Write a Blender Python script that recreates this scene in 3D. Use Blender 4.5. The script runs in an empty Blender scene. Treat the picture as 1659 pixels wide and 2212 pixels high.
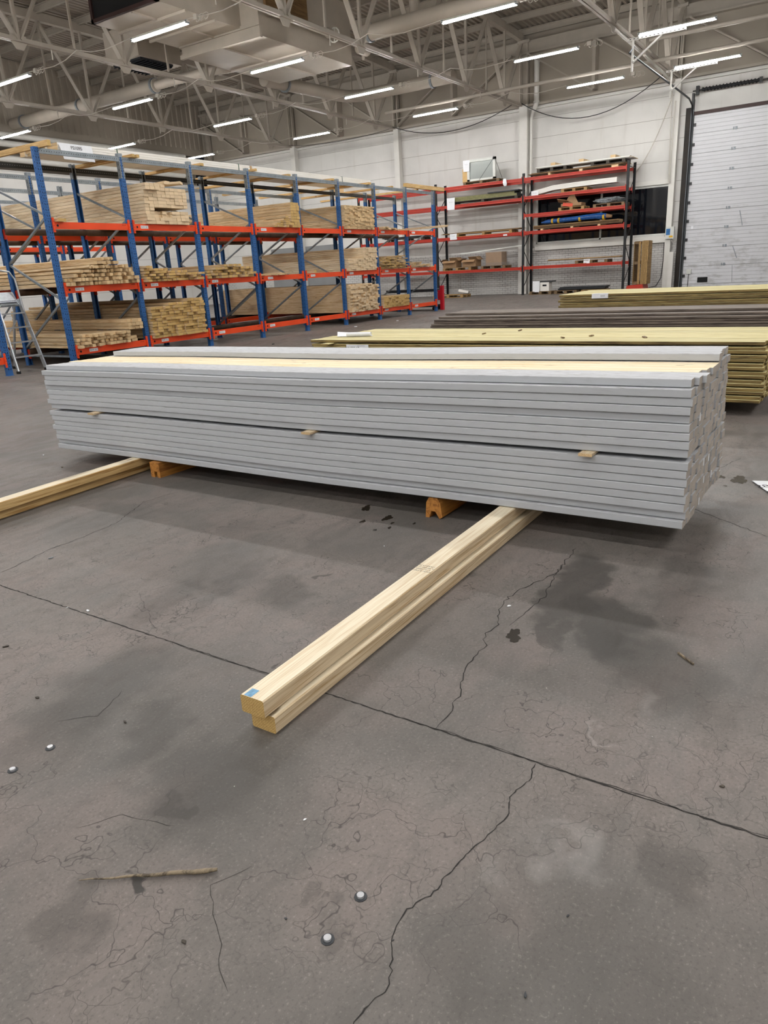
import bpy, math, random
from mathutils import Vector, Matrix, Euler
random.seed(7)
SC = bpy.context.scene
COL = SC.collection
R = math.radians

# ------------------------------------------------------------ camera
F_PX, YAW, PITCH, ROLL, CAM_H = 1554.09, 0.5921, -0.3234, -0.0568, 1.5
_f = Vector((math.cos(PITCH)*math.cos(YAW), math.cos(PITCH)*math.sin(YAW), math.sin(PITCH)))
_r0 = Vector((math.sin(YAW), -math.cos(YAW), 0)); _u0 = _r0.cross(_f)
_r = math.cos(ROLL)*_r0 + math.sin(ROLL)*_u0
_u = -math.sin(ROLL)*_r0 + math.cos(ROLL)*_u0
cd = bpy.data.cameras.new('camera'); cam = bpy.data.objects.new('camera', cd); COL.objects.link(cam)
cd.sensor_fit = 'HORIZONTAL'; cd.sensor_width = 36.0; cd.lens = F_PX*36.0/1659.0
cd.clip_start = 0.05; cd.clip_end = 200
M3 = Matrix((_r, _u, -_f)).transposed()
cam.matrix_world = Matrix.Translation((0, 0, CAM_H)) @ M3.to_4x4()
SC.camera = cam

# ------------------------------------------------------------ world, exposure
w = bpy.data.worlds.new('night'); SC.world = w; w.use_nodes = True
w.node_tree.nodes['Background'].inputs[0].default_value = (0.01, 0.012, 0.018, 1)
w.node_tree.nodes['Background'].inputs[1].default_value = 0.3
SC.view_settings.view_transform = 'Standard'; SC.view_settings.look = 'None'
SC.view_settings.gamma = 1.0; SC.view_settings.use_curve_mapping = False
SC.view_settings.exposure = 0.0
LAMP_POWER = 172.0          # radiance of the tube diffusers
SC.cycles.use_light_tree = False; SC.cycles.max_bounces = 5; SC.cycles.diffuse_bounces = 3; SC.cycles.glossy_bounces = 2

# ------------------------------------------------------------ small helpers
def lin(h, k=1.0):
    h = h.lstrip('#'); v = [int(h[i:i+2], 16)/255 for i in (0, 2, 4)]
    return tuple((c/12.92 if c <= .04045 else ((c+.055)/1.055)**2.4)*k for c in v) + (1,)

class NT:
    def __init__(s, name):
        s.m = bpy.data.materials.new(name); s.m.use_nodes = True; s.t = s.m.node_tree
        s.b = s.t.nodes['Principled BSDF']
    def n(s, typ, **kw):
        x = s.t.nodes.new(typ)
        for k, v in kw.items():
            if k.startswith('i_'):
                key = k[2:]
                key = int(key) if key.isdigit() else key.replace('_', ' ')
                if hasattr(v, 'is_output'): s.t.links.new(v, x.inputs[key])
                else: x.inputs[key].default_value = v
            else: setattr(x, k, v)
        return x
    def l(s, a, b): s.t.links.new(a, b)
    def math(s, op, a, b=None, clamp=False):
        x = s.n('ShaderNodeMath', operation=op, use_clamp=clamp)
        for i, v in enumerate((a, b)):
            if v is None: continue
            if hasattr(v, 'is_output'): s.l(v, x.inputs[i])
            else: x.inputs[i].default_value = v
        return x.outputs[0]
    def mix(s, f, a, b, mode='MIX'):
        x = s.n('ShaderNodeMix', data_type='RGBA', blend_type=mode)
        for i, v in ((0, f), (6, a), (7, b)):
            if hasattr(v, 'is_output'): s.l(v, x.inputs[i])
            else: x.inputs[i].default_value = v
        return x.outputs[2]
    def ramp(s, f, a, b, ca=0.0, cb=1.0):
        x = s.n('ShaderNodeMapRange', interpolation_type='SMOOTHSTEP')
        s.l(f, x.inputs[0]); x.inputs[1].default_value = a; x.inputs[2].default_value = b
        x.inputs[3].default_value = ca; x.inputs[4].default_value = cb
        return x.outputs[0]
    def obj(s): return s.n('ShaderNodeTexCoord').outputs['Object']
    def mapv(s, v, scale=(1, 1, 1), loc=None):
        x = s.n('ShaderNodeMapping'); s.l(v, x.inputs[0]); x.inputs['Scale'].default_value = scale
        if loc is not None:
            if hasattr(loc, 'is_output'): s.l(loc, x.inputs['Location'])
            else: x.inputs['Location'].default_value = loc
        return x.outputs[0]
    def noise(s, v, scale, detail=4, rough=.5, dist=0.0):
        x = s.n('ShaderNodeTexNoise'); s.l(v, x.inputs['Vector'])
        x.inputs['Scale'].default_value = scale; x.inputs['Detail'].default_value = detail
        x.inputs['Roughness'].default_value = rough; x.inputs['Distortion'].default_value = dist
        return x.outputs[0]
    def bump(s, h, strength=.3, dist=.01):
        x = s.n('ShaderNodeBump', i_Strength=strength, i_Distance=dist); s.l(h, x.inputs['Height'])
        s.l(x.outputs[0], s.b.inputs['Normal'])
    def out(s, col=None, rough=.6, metal=0.0, spec=None):
        if col is not None:
            if hasattr(col, 'is_output'): s.l(col, s.b.inputs['Base Color'])
            else: s.b.inputs['Base Color'].default_value = col
        if hasattr(rough, 'is_output'): s.l(rough, s.b.inputs['Roughness'])
        else: s.b.inputs['Roughness'].default_value = rough
        s.b.inputs['Metallic'].default_value = metal
        if spec is not None: s.b.inputs['Specular IOR Level'].default_value = spec
        return s.m

MAT = {}
def paint(name, h, rough=.5, metal=0.0, var=.12, scale=3.0, k=1.0):
    t = NT(name); c = lin(h, k); n = t.noise(t.obj(), scale, 5)
    f = t.ramp(n, .3, .7)
    d = tuple(x*(1-var) for x in c[:3]) + (1,)
    MAT[name] = t.out(t.mix(f, d, c), rough, metal); return MAT[name]

def wood(name, side, dark, rough=.62, var=.25, grain=1.0, knots=.5, smear=0.0, axis=0, cross=14.0):
    """timber whose grain runs along the local axis (0 = X)"""
    t = NT(name); o = t.obj(); rnd = t.n('ShaderNodeObjectInfo').outputs['Random']
    off = t.n('ShaderNodeCombineXYZ'); r7 = t.math('MULTIPLY', rnd, 37.0)
    for i in range(3): t.l(r7, off.inputs[i])
    sc = [cross]*3; sc[axis] = .8
    v = t.mapv(o, tuple(sc), off.outputs[0])
    n1 = t.noise(v, 2.2, 6, .62, 1.2)
    sc2 = [60.0, 60.0, 60.0]; sc2[axis] = 2.0
    n2 = t.noise(t.mapv(o, tuple(sc2), off.outputs[0]), 2.0, 3)
    c = t.mix(t.ramp(n1, .42, .68, 0, grain), lin(side), lin(dark))
    c = t.mix(t.ramp(n2, .35, .75, 0, .35*grain), c, lin(dark))
    sck = [7.0, 7.0, 7.0]; sck[axis] = 2.2
    vo = t.n('ShaderNodeTexVoronoi', i_Scale=1.0); t.l(t.mapv(o, tuple(sck), off.outputs[0]), vo.inputs['Vector'])
    kn = t.ramp(vo.outputs['Distance'], .05, .12, knots, 0)
    c = t.mix(kn, c, lin(dark, .35))
    if smear:
        n3 = t.noise(t.mapv(o, (1.5, 9, 9) if axis == 0 else (9, 1.5, 9), off.outputs[0]), 1.6, 5)
        c = t.mix(t.ramp(n3, .6, .75, 0, smear), c, lin('#6b6255'))
    val = t.ramp(rnd, 0, 1, 1-var, 1.0)
    hs = t.n('ShaderNodeHueSaturation'); t.l(c, hs.inputs['Color']); t.l(val, hs.inputs['Value'])
    t.bump(n2, .12, .004)
    MAT[name] = t.out(hs.outputs[0], rough); return MAT[name]

def endgrain(name, base, dark, var=.2):
    t = NT(name); o = t.obj(); rnd = t.n('ShaderNodeObjectInfo').outputs['Random']
    off = t.n('ShaderNodeCombineXYZ'); r7 = t.math('MULTIPLY', rnd, 5.0)
    t.l(r7, off.inputs[1]); t.l(r7, off.inputs[2])
    v = t.mapv(o, (0, 1, 1), off.outputs[0])
    wv = t.n('ShaderNodeTexWave', wave_type='RINGS', rings_direction='X', i_Scale=42.0, i_Distortion=2.5, i_Detail=2.0)
    t.l(v, wv.inputs['Vector'])
    n = t.noise(t.mapv(o, (0, 160, 160), off.outputs[0]), 1.0, 4)
    c = t.mix(t.math('MULTIPLY', wv.outputs[0], .4), lin(base), lin(dark))
    c = t.mix(t.ramp(n, .45, .7, 0, .5), c, lin(dark))
    val = t.ramp(t.math('FRACT', t.math('MULTIPLY', rnd, 7.3)), 0, 1, 1-var, 1.0)
    hs = t.n('ShaderNodeHueSaturation'); t.l(c, hs.inputs['Color']); t.l(val, hs.inputs['Value'])
    MAT[name] = t.out(hs.outputs[0], .8); return MAT[name]

# materials
paint('bounce_tint_steel', '#b3ab9f', .55, 0, .08)  # off-white steel above the lamps, dim warm bounce put into its colour
paint('white_steel', '#dedcd6', .5, 0, .06)
paint('deck_steel', '#a69d90', .6, 0, .12, .6)  # roof deck and upper wall, bounced light tinted into the colour
paint('blue_steel', '#2c62a0', .42, 0, .16, 2)
paint('orange_steel', '#f04e1e', .38, 0, .12, 2)
paint('red_steel', '#bd3420', .38, 0, .15, 2)
paint('bright_red', '#c4182a', .4)
paint('black_steel', '#15171b', .45, 0, .2)
paint('hole_black', '#050608', .8)
paint('galvanised', '#8d959b', .42, .35, .22, 9)
paint('shaded_beam', '#23231f', .6)  # rear top beam, its shade put into the colour
paint('rust_pipe', '#4a3526', .7, 0, .45, 5)
paint('aluminium', '#c3c7cb', .28, .8, .15, 20)
paint('rubber', '#111111', .7)
paint('paper', '#eceef2', .6, 0, .05, 12)
paint('ink', '#1b1d22', .7)
paint('carton', '#a5835f', .7, 0, .15, 4)
paint('orange_paper', '#e0583f', .6)
paint('blue_film', '#2c62ad', .2, 0, .4, 9)
paint('yellow_tape', '#e0b52c', .4)
paint('grey_film', '#8f979c', .2, 0, .6, 14)
paint('cable_white', '#cfcac0', .5)
paint('cable_black', '#1a1a1c', .5)
paint('green_panel', '#7d7a4e', .55, 0, .3, 6)
paint('charcoal', '#33363a', .55, 0, .3, 6)
paint('white_panel', '#e9e6e0', .45, 0, .05)
paint('frame_white', '#d9dbd5', .4)
paint('duct_paint', '#b6ada0', .5, 0, .14, 1.2)
paint('louvre_dark', '#1c2026', .6)
paint('trim_brown', '#2c251e', .7, 0, .5, 2)
paint('brown_rubber', '#3a2522', .6)
paint('tape_blue', '#6fa6cc', .4, 0, .35, 60)
paint('zinc_head', '#e6e8ec', .25, .6, .2, 60)
paint('grey_wall', '#8e8f90', .6, 0, .15, 1)
paint('sign_blue', '#1f6fb0', .4, 0, .4, 9)
paint('sign_yellow', '#e0b01c', .4)
paint('strap_green', '#2f5a45', .4)

wood('pine', '#eed6ae', '#c9a270', var=.2)
wood('pine_pale', '#f3e1c2', '#d3b489', var=.12)
wood('pine_yaxis', '#ecd3ac', '#c9a371', var=.05, axis=1)
wood('pine_orange', '#c98a3f', '#8c5520', var=.1)
wood('pine_floor', '#f0e5cc', '#cdb186', var=.03, knots=.9, smear=.35, grain=.6, cross=34)
wood('floor_side', '#e6d3b2', '#b08c5a', var=.05, knots=.9, grain=.9, cross=38)
wood('pine_amber', '#e0bf85', '#a97a3c', var=.05, knots=.9, grain=1.0, cross=26)
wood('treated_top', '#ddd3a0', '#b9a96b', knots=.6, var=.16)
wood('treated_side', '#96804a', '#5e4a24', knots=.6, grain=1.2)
wood('weathered', '#84776b', '#4d423c', knots=.2)
wood('pallet_wood', '#8d7350', '#57422a')
wood('splinter_wood', '#93846c', '#4f4536', grain=1.3)
wood('pallet_light', '#b99763', '#80602f')
wood('pallet_dark', '#4d453a', '#2a241d')
wood('brown_board', '#8a6c45', '#5e4426')
wood('white_side', '#f4f1ea', '#dfd9cd', knots=.1, grain=.5, var=.06)
endgrain('end_pine', '#e6cb9f', '#b88f5b')
endgrain('end_pale', '#ecd6b4', '#c7a377', .12)
endgrain('end_yellow', '#dcba78', '#9d7233', .2)
endgrain('end_treated', '#c2aa68', '#77602f')
endgrain('end_grey', '#c0b8ae', '#9a8f84', .14)
endgrain('end_weathered', '#6a5a4c', '#3c312a')

def grey_paint(name, top):
    t = NT(name); o = t.obj(); rnd = t.n('ShaderNodeObjectInfo').outputs['Random']
    off = t.n('ShaderNodeCombineXYZ'); r7 = t.math('MULTIPLY', rnd, 31.0)
    for i in range(3): t.l(r7, off.inputs[i])
    n1 = t.noise(t.mapv(o, (2.2, 9, 9), off.outputs[0]), 2.0, 5)
    n2 = t.noise(t.mapv(o, (14, 90, 90), off.outputs[0]), 1.0, 4)
    base, dk = (lin('#bdbfc3'), lin('#9a9b9e')) if top else (lin('#bec1c6'), lin('#97999c'))
    c = t.mix(t.ramp(n1, .56, .74, 0, .4 if top else .16), base, dk)
    c = t.mix(t.ramp(n2, .56, .66, 0, .55 if top else .12), c, lin('#8a8783') if top else dk)
    if top: c = t.mix(t.ramp(n2, .36, .46, .5, 0), c, lin('#d5d6d8'))
    vo = t.n('ShaderNodeTexVoronoi', i_Scale=1.0); t.l(t.mapv(o, (1.1, 3, 3), off.outputs[0]), vo.inputs['Vector'])
    c = t.mix(t.ramp(vo.outputs['Distance'], .012, .03, .75, 0), c, lin('#4a4847'))
    hs = t.n('ShaderNodeHueSaturation'); t.l(c, hs.inputs['Color']); t.l(t.ramp(rnd, 0, 1, .93, 1.0), hs.inputs['Value'])
    t.bump(n2, .35 if top else .1, .003)
    MAT[name] = t.out(hs.outputs[0], .7 if top else .55)
grey_paint('grey_side', False); grey_paint('grey_top', True)

t = NT('raw_top'); o = t.obj(); rnd = t.n('ShaderNodeObjectInfo').outputs['Random']
off = t.n('ShaderNodeCombineXYZ'); r7 = t.math('MULTIPLY', rnd, 31.0)
for i in range(3): t.l(r7, off.inputs[i])
n1 = t.noise(t.mapv(o, (.7, 16, 16), off.outputs[0]), 2.0, 5); n2 = t.noise(t.mapv(o, (1.5, 3, 3), off.outputs[0]), 2.0, 3)
n3 = t.noise(t.mapv(o, (9, 40, 40), off.outputs[0]), 1.0, 4)
c = t.mix(t.ramp(n1, .4, .7), lin('#efe2c4'), lin('#e4cc9c')); c = t.mix(t.ramp(n2, .55, .8, 0, .5), c, lin('#e8c48a'))
c = t.mix(t.ramp(n3, .62, .72, 0, .7), c, lin('#8f7a5c')); MAT['raw_top'] = t.out(c, .65)

# glass, plastic film, light
def glassy(name, col, rough=.05, trans=1.0, alpha=1.0):
    t = NT(name); t.out(col, rough); t.b.inputs['Transmission Weight'].default_value = trans
    t.b.inputs['Alpha'].default_value = alpha; MAT[name] = t.m
glassy('clear_pane', (.78, .86, .84, 1), .22, .9)
glassy('stretch_film', (.92, .92, .92, 1), .25, .85, .45)
t = NT('night_glass'); t.out((.006, .007, .01, 1), .04); MAT['night_glass'] = t.m
t = NT('tube_light'); t.out((1, 1, 1, 1), .4)
t.b.inputs['Emission Color'].default_value = (1.0, .985, .965, 1); t.b.inputs['Emission Strength'].default_value = LAMP_POWER
MAT['tube_light'] = t.m
t = NT('puddle'); t.out((.026, .02, .013, 1), .22); MAT['puddle'] = t.m
t = NT('crack_dark'); t.out((.02, .018, .016, 1), .9); MAT['crack_dark'] = t.m

# concrete floor
t = NT('concrete'); o = t.obj(); sep = t.n('ShaderNodeSeparateXYZ'); t.l(o, sep.inputs[0])
big = t.noise(o, .8, 3, .55, .4); mid = t.noise(t.mapv(o, (1, 2.1, 1)), 3.1, 4, .6, .8); fine = t.noise(o, 95, 2, .7); pink = t.noise(o, 1.7, 2, .5)
streak = t.noise(t.mapv(o, (.35, 3.2, 1)), 2.4, 3, .55)
c = t.mix(t.ramp(big, .35, .65), lin('#66625e'), lin('#7a736e'))
c = t.mix(t.ramp(pink, .45, .62, 0, .5), c, lin('#7f746f'))
c = t.mix(t.ramp(mid, .48, .72, 0, .45), c, lin('#5a5753'))
c = t.mix(t.ramp(streak, .55, .75, 0, .4), c, lin('#54514e'))
c = t.mix(t.ramp(fine, .52, .72, 0, .45), c, lin('#4b4845')); med = t.noise(o, 14, 4, .65); c = t.mix(t.ramp(med, .45, .7, 0, .3), c, lin('#55514d'))
c = t.mix(t.ramp(fine, .30, .42, .25, 0), c, lin('#a8a19b'))
wob = t.n('ShaderNodeTexNoise', i_Scale=6.0, i_Detail=3.0); t.l(o, wob.inputs['Vector'])
wsub = t.n('ShaderNodeVectorMath', operation='SUBTRACT'); t.l(wob.outputs['Color'], wsub.inputs[0]); wsub.inputs[1].default_value = (.5, .5, .5)
wsc = t.n('ShaderNodeVectorMath', operation='SCALE'); t.l(wsub.outputs[0], wsc.inputs[0]); wsc.inputs['Scale'].default_value = .35
wadd = t.n('ShaderNodeVectorMath', operation='ADD'); t.l(o, wadd.inputs[0]); t.l(wsc.outputs[0], wadd.inputs[1])
for scl, wd, a in ((2.6, .007, .8), (7.5, .016, .55)):
    vo = t.n('ShaderNodeTexVoronoi', feature='DISTANCE_TO_EDGE', i_Scale=scl); t.l(wadd.outputs[0], vo.inputs['Vector'])
    msk = t.ramp(pink if scl < 5 else big, .42, .56)
    c = t.mix(t.math('MULTIPLY', t.ramp(vo.outputs['Distance'], 0, wd, a, 0), msk), c, lin('#3b3835'))
rgh = t.ramp(mid, .3, .7, .62, .42)
# dirt and damp patches: x, y, half lengths, turn, strength, edge softness
STAINS = [(1.40, 2.34, .42, .20, .3, .55, .6), (2.15, 2.75, .35, .10, .1, .4, .6), (2.40, 2.60, .4, .07, .2, .35, .7), (2.45, 2.25, .22, .12, .9, .4, .5),
 (3.15, 1.02, .42, .13, .1, .75, .35), (2.83, .78, .30, .17, .5, .7, .35), (2.55, .50, .38, .20, .9, .5, .5), (2.65, .95, .16, .06, .3, .6, .3),
 (1.24, 1.55, .26, .20, .2, .55, .6), (.866, 1.38, .035, .02, .2, 1.0, .25), (1.142, 1.571, .05, .035, .2, .45, .3), (1.12, .59, .2, .1, .5, .3, .7),
 (1.60, .22, .12, .08, .3, .4, .5), (.70, 1.50, .12, .07, .5, .4, .5), (3.45, .6, .5, .12, .1, .35, .6), (1.05, 1.02, .045, .03, .2, .3, .4), (1.03, .93, .045, .035, .2, .3, .4),
 (1.32, 1.93, .2, .12, .4, .5, .6), (2.72, 2.21, .03, .02, .2, .7, .3), (3.05, 1.55, .06, .03, .2, .5, .4), (1.25, .3, .35, .2, .9, .25, .7), (6.3, .3, .8, .4, .3, .35, .6), (4.6, 7.5, 1.2, .3, .4, .3, .6)]
for x, y, a, b, th, st, soft in STAINS:
    mp = t.n('ShaderNodeMapping', vector_type='TEXTURE'); t.l(wadd.outputs[0], mp.inputs[0])
    mp.inputs['Location'].default_value = (x, y, 0); mp.inputs['Rotation'].default_value = (0, 0, th); mp.inputs['Scale'].default_value = (a, b, 1)
    ln = t.n('ShaderNodeVectorMath', operation='LENGTH'); t.l(mp.outputs[0], ln.inputs[0])
    c = t.mix(t.ramp(ln.outputs['Value'], 1-soft, 1+soft*.6, st, 0), c, lin('#3d3a37'))
for x, y, a, b, th, st in ((1.53, .50, .12, .06, .8, .2), (1.36, .62, .07, .05, .3, .10), (2.35, .47, .1, .05, .6, .16), (2.05, .57, .09, .015, 1.0, .2)):
    mp = t.n('ShaderNodeMapping', vector_type='TEXTURE'); t.l(wadd.outputs[0], mp.inputs[0])
    mp.inputs['Location'].default_value = (x, y, 0); mp.inputs['Rotation'].default_value = (0, 0, th); mp.inputs['Scale'].default_value = (a, b, 1)
    ln = t.n('ShaderNodeVectorMath', operation='LENGTH'); t.l(mp.outputs[0], ln.inputs[0])
    c = t.mix(t.ramp(ln.outputs['Value'], .2, 1.3, st, 0), c, lin('#b5b2ae'))
t.bump(t.math('ADD', mid, t.math('MULTIPLY', fine, .35)), .25, .006)
MAT['concrete'] = t.out(c, rgh, 0, .35)

# white panel wall and painted brick
def wall_mat(name, h, brick):
    t = NT(name); o = t.obj(); sep = t.n('ShaderNodeSeparateXYZ'); t.l(o, sep.inputs[0])
    n = t.noise(o, .5, 5); n2 = t.noise(t.mapv(o, (3, 3, .4)), 1.0, 4)
    c = t.mix(t.ramp(n, .35, .7), lin(h), lin(h, .86)); c = t.mix(t.ramp(n2, .55, .8, 0, .25), c, lin('#a59b8c'))
    if brick:
        cmb = t.n('ShaderNodeCombineXYZ'); t.l(sep.outputs['Y'], cmb.inputs[0]); t.l(sep.outputs['Z'], cmb.inputs[1])
        bk = t.n('ShaderNodeTexBrick', i_Scale=1.0, i_Mortar_Size=.008, i_Brick_Width=.30, i_Row_Height=.10)
        t.l(cmb.outputs[0], bk.inputs['Vector'])
        dk = t.ramp(t.noise(o, 1.3, 4), .35, .6, .25, .9)
        c = t.mix(t.math('MULTIPLY', bk.outputs['Fac'], dk), c, lin('#55504a'))
        t.bump(t.math('SUBTRACT', 1.0, bk.outputs['Fac']), .5, .01)
    else:
        fr = t.math('FRACT', t.math('DIVIDE', t.math('SUBTRACT', sep.outputs['Z'], .33), .84))
        ln = t.ramp(t.math('ABSOLUTE', t.math('SUBTRACT', fr, .5)), .485, .493)
        c = t.mix(t.math('MULTIPLY', ln, .65), c, lin('#77716a'))
    MAT[name] = t.out(c, .7)
wall_mat('panel_white', '#dcdad6', False); wall_mat('brick_white', '#d0cecb', True)

# sectional door skin: four flutes to a section
t = NT('door_skin'); o = t.obj(); sep = t.n('ShaderNodeSeparateXYZ'); t.l(o, sep.inputs[0])
fr = t.math('FRACT', t.math('DIVIDE', t.math('SUBTRACT', sep.outputs['Z'], .18), .1525))
ln = t.ramp(t.math('ABSOLUTE', t.math('SUBTRACT', fr, .5)), .44, .48)
n = t.noise(t.mapv(o, (1, 1.2, 3)), 1.4, 6, .65); dirt = t.math('MULTIPLY', t.ramp(n, .48, .68, 0, .5), t.ramp(sep.outputs['Z'], .5, 4.5, 1, .15))
c = t.mix(dirt, lin('#cfd0d4'), lin('#8b8985')); c = t.mix(t.math('MULTIPLY', ln, .45), c, lin('#6e6f72'))
t.bump(t.math('SUBTRACT', 1.0, ln), .6, .008); MAT['door_skin'] = t.out(c, .42)

# ------------------------------------------------------------ mesh builder
class MB:
    def __init__(s): s.v = []; s.f = []; s.mi = []; s.sm = []
    def add(s, vs, fs, mi=0, smooth=False):
        b = len(s.v); s.v += [tuple(v) for v in vs]
        for f in fs: s.f.append(tuple(b+i for i in f)); s.mi.append(mi); s.sm.append(smooth)
        return s
    def box(s, x0, x1, y0, y1, z0, z1, mi=0):
        vs = [(x, y, z) for x in (x0, x1) for y in (y0, y1) for z in (z0, z1)]
        return s.add(vs, [(0, 1, 3, 2), (4, 6, 7, 5), (0, 4, 5, 1), (2, 3, 7, 6), (0, 2, 6, 4), (1, 5, 7, 3)], mi)
    def obox(s, c, size, rot=(0, 0, 0), mi=0):
        e = Euler(rot).to_matrix(); c = Vector(c); h = [x/2 for x in size]
        vs = [c + e @ Vector((sx*h[0], sy*h[1], sz*h[2])) for sx in (-1, 1) for sy in (-1, 1) for sz in (-1, 1)]
        return s.add(vs, [(0, 1, 3, 2), (4, 6, 7, 5), (0, 4, 5, 1), (2, 3, 7, 6), (0, 2, 6, 4), (1, 5, 7, 3)], mi)
    def bar(s, p, q, w, h, mi=0, up=(0, 0, 1)):
        p, q = Vector(p), Vector(q); d = (q-p).normalized(); u = Vector(up)
        if abs(d.dot(u)) > .98: u = Vector((1, 0, 0))
        a = d.cross(u).normalized(); b = a.cross(d).normalized()
        vs = [e + a*(sx*w/2) + b*(sz*h/2) for e in (p, q) for sx in (-1, 1) for sz in (-1, 1)]
        return s.add(vs, [(0, 1, 3, 2), (4, 6, 7, 5), (0, 4, 5, 1), (2, 3, 7, 6), (0, 2, 6, 4), (1, 5, 7, 3)], mi)
    def tube(s, pts, r, n=8, mi=0, caps=True):
        pts = [Vector(p) for p in pts]; rings = []; prev = None
        rr = r if isinstance(r, (list, tuple)) else [r]*len(pts)
        for i, p in enumerate(pts):
            d = (pts[min(i+1, len(pts)-1)] - pts[max(i-1, 0)]).normalized()
            u = Vector((0, 0, 1)) if abs(d.z) < .95 else Vector((1, 0, 0))
            if prev is not None: u = prev
            a = d.cross(u).normalized(); b = a.cross(d).normalized(); prev = b
            rings.append([p + (a*math.cos(k*2*math.pi/n) + b*math.sin(k*2*math.pi/n))*rr[i] for k in range(n)])
        vs = [v for ring in rings for v in ring]; fs = []
        for i in range(len(pts)-1):
            for k in range(n): fs.append((i*n+k, i*n+(k+1) % n, (i+1)*n+(k+1) % n, (i+1)*n+k))
        s.add(vs, fs, mi, True)
        if caps: s.add(rings[0], [tuple(range(n))[::-1]], mi); s.add(rings[-1], [tuple(range(n))], mi)
        return s
    def prism(s, poly, axis, a0, a1, mi=0):
        """poly: 2D outline; axis 0/1/2 = direction of extrusion"""
        def P(u, v, a): return ((a, u, v), (u, a, v), (u, v, a))[axis]
        n = len(poly); vs = [P(u, v, a0) for u, v in poly] + [P(u, v, a1) for u, v in poly]
        fs = [tuple(range(n))[::-1], tuple(range(n, 2*n))] + [(i, (i+1) % n, n+(i+1) % n, n+i) for i in range(n)]
        return s.add(vs, fs, mi)
    def mesh(s, name, mats):
        me = bpy.data.meshes.new(name); me.from_pydata(s.v, [], s.f)
        for m in (mats if isinstance(mats, (list, tuple)) else [mats]): me.materials.append(MAT[m])
        me.polygons.foreach_set('material_index', s.mi); me.polygons.foreach_set('use_smooth', s.sm)
        me.update()
        bm_fix(me)
        return me
    def obj(s, name, mats, parent=None, loc=None, rot=None):
        return put(name, s.mesh(name, mats), parent, loc, rot)
import bmesh
def bm_fix(me):
    bm = bmesh.new(); bm.from_mesh(me); bmesh.ops.recalc_face_normals(bm, faces=bm.faces); bm.to_mesh(me); bm.free()
def put(name, me, parent=None, loc=None, rot=None):
    o = bpy.data.objects.new(name, me); COL.objects.link(o)
    if loc is not None: o.location = loc
    if rot is not None: o.rotation_euler = rot
    if parent is not None: o.parent = parent
    return o
def tag(o, label, cat, group=None):
    o['label'] = label; o['category'] = cat
    if group: o['group'] = group
    return o
def thing(name, label, cat, loc=(0, 0, 0), rz=0, group=None):
    o = bpy.data.objects.new(name, None); COL.objects.link(o); o.location = loc; o.rotation_euler = (0, 0, rz)
    o.empty_display_size = .1
    return tag(o, label, cat, group)
def struct(o): o['kind'] = 'structure'; return o
def dup(root, loc, rz=0, label=None, group=None):
    r = root.copy(); COL.objects.link(r); r.location = loc; r.rotation_euler = (0, 0, rz)
    if label: r['label'] = label
    if group: r['group'] = group
    def rec(a, b):
        for ch in list(a.children):
            if ch.name in done: continue
            c = ch.copy(); COL.objects.link(c); c.parent = b; c.matrix_parent_inverse = ch.matrix_parent_inverse
            done.add(c.name); rec(ch, c)
    done = set(); rec(root, r); return r
ORD = 'zeroth first second third fourth fifth sixth seventh eighth ninth tenth eleventh twelfth thirteenth fourteenth fifteenth sixteenth seventeenth eighteenth nineteenth twentieth'.split()
def nth(i):
    if i <= 20: return ORD[i]
    tens = {2: 'twenty', 3: 'thirty'}[i//10]
    return tens + '-' + ORD[i % 10] if i % 10 else {20: 'twentieth', 30: 'thirtieth'}[i]

_pm = {}
def _tab(y, t):
    for (a0, b0), (a1, b1) in zip(t, t[1:]):
        if y <= a1: u = max(0, (y-a0)/(a1-a0)); u = u*u*(3-2*u) if False else u; return b0+(b1-b0)*u
    return t[-1][1]
def dip(s, k):
    """how far the long stack dips at distance s from its right end, k = 0 bottom row .. 1 top row"""
    y = s+.665
    g = lambda t: (_tab(y-.35, t)+_tab(y, t)*2+_tab(y+.35, t))/4
    return g([(.66, 0), (1.6, -.004), (2.1, -.009), (3.1, -.022), (4.9, -.016), (6.05, -.024)])+(k-.001)*g([(.66, 0), (2, -.007), (3.1, -.013), (5.1, -.022), (6.05, -.028)])
def plank_mesh(L, w, t, mats, ch=.0025, sag=0.0):
    """sawn board, local X along its length; slots: side, end, top"""
    key = (round(L, 3), round(w, 4), round(t, 4), mats, sag)
    if key in _pm: return _pm[key]
    h, k = w/2, t/2
    prof = [(-h+ch, -k), (h-ch, -k), (h, -k+ch), (h, k-ch), (h-ch, k), (-h+ch, k), (-h, k-ch), (-h, -k+ch)]
    n = 8; m = MB(); S = 14 if sag else 1
    xs = [-L/2+L*i/S for i in range(S+1)]
    vs = [(x, y, z+(dip(x+L/2, sag) if sag else 0)) for x in xs for y, z in prof]
    m.add(vs, [tuple(range(n))[::-1], tuple(range(S*n, S*n+n))], 1)
    for j in range(S):
        for i in range(n): m.f.append((j*n+i, j*n+(i+1) % n, (j+1)*n+(i+1) % n, (j+1)*n+i)); m.mi.append(2 if (i in (3, 4) and len(mats) > 2) else 0); m.sm.append(False)
    _pm[key] = m.mesh('plank', list(mats)); return _pm[key]

def text(s, parent, size, loc, rot, mat='ink', name='lettering'):
    cu = bpy.data.curves.new(name, 'FONT'); cu.body = s; cu.size = size; cu.align_x = 'CENTER'; cu.align_y = 'CENTER'
    tmp = bpy.data.objects.new('tmp', cu); me = bpy.data.meshes.new_from_object(tmp); bpy.data.objects.remove(tmp)
    me.materials.clear(); me.materials.append(MAT[mat]); me.name = name
    return put(name, me, parent, loc, rot)
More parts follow.
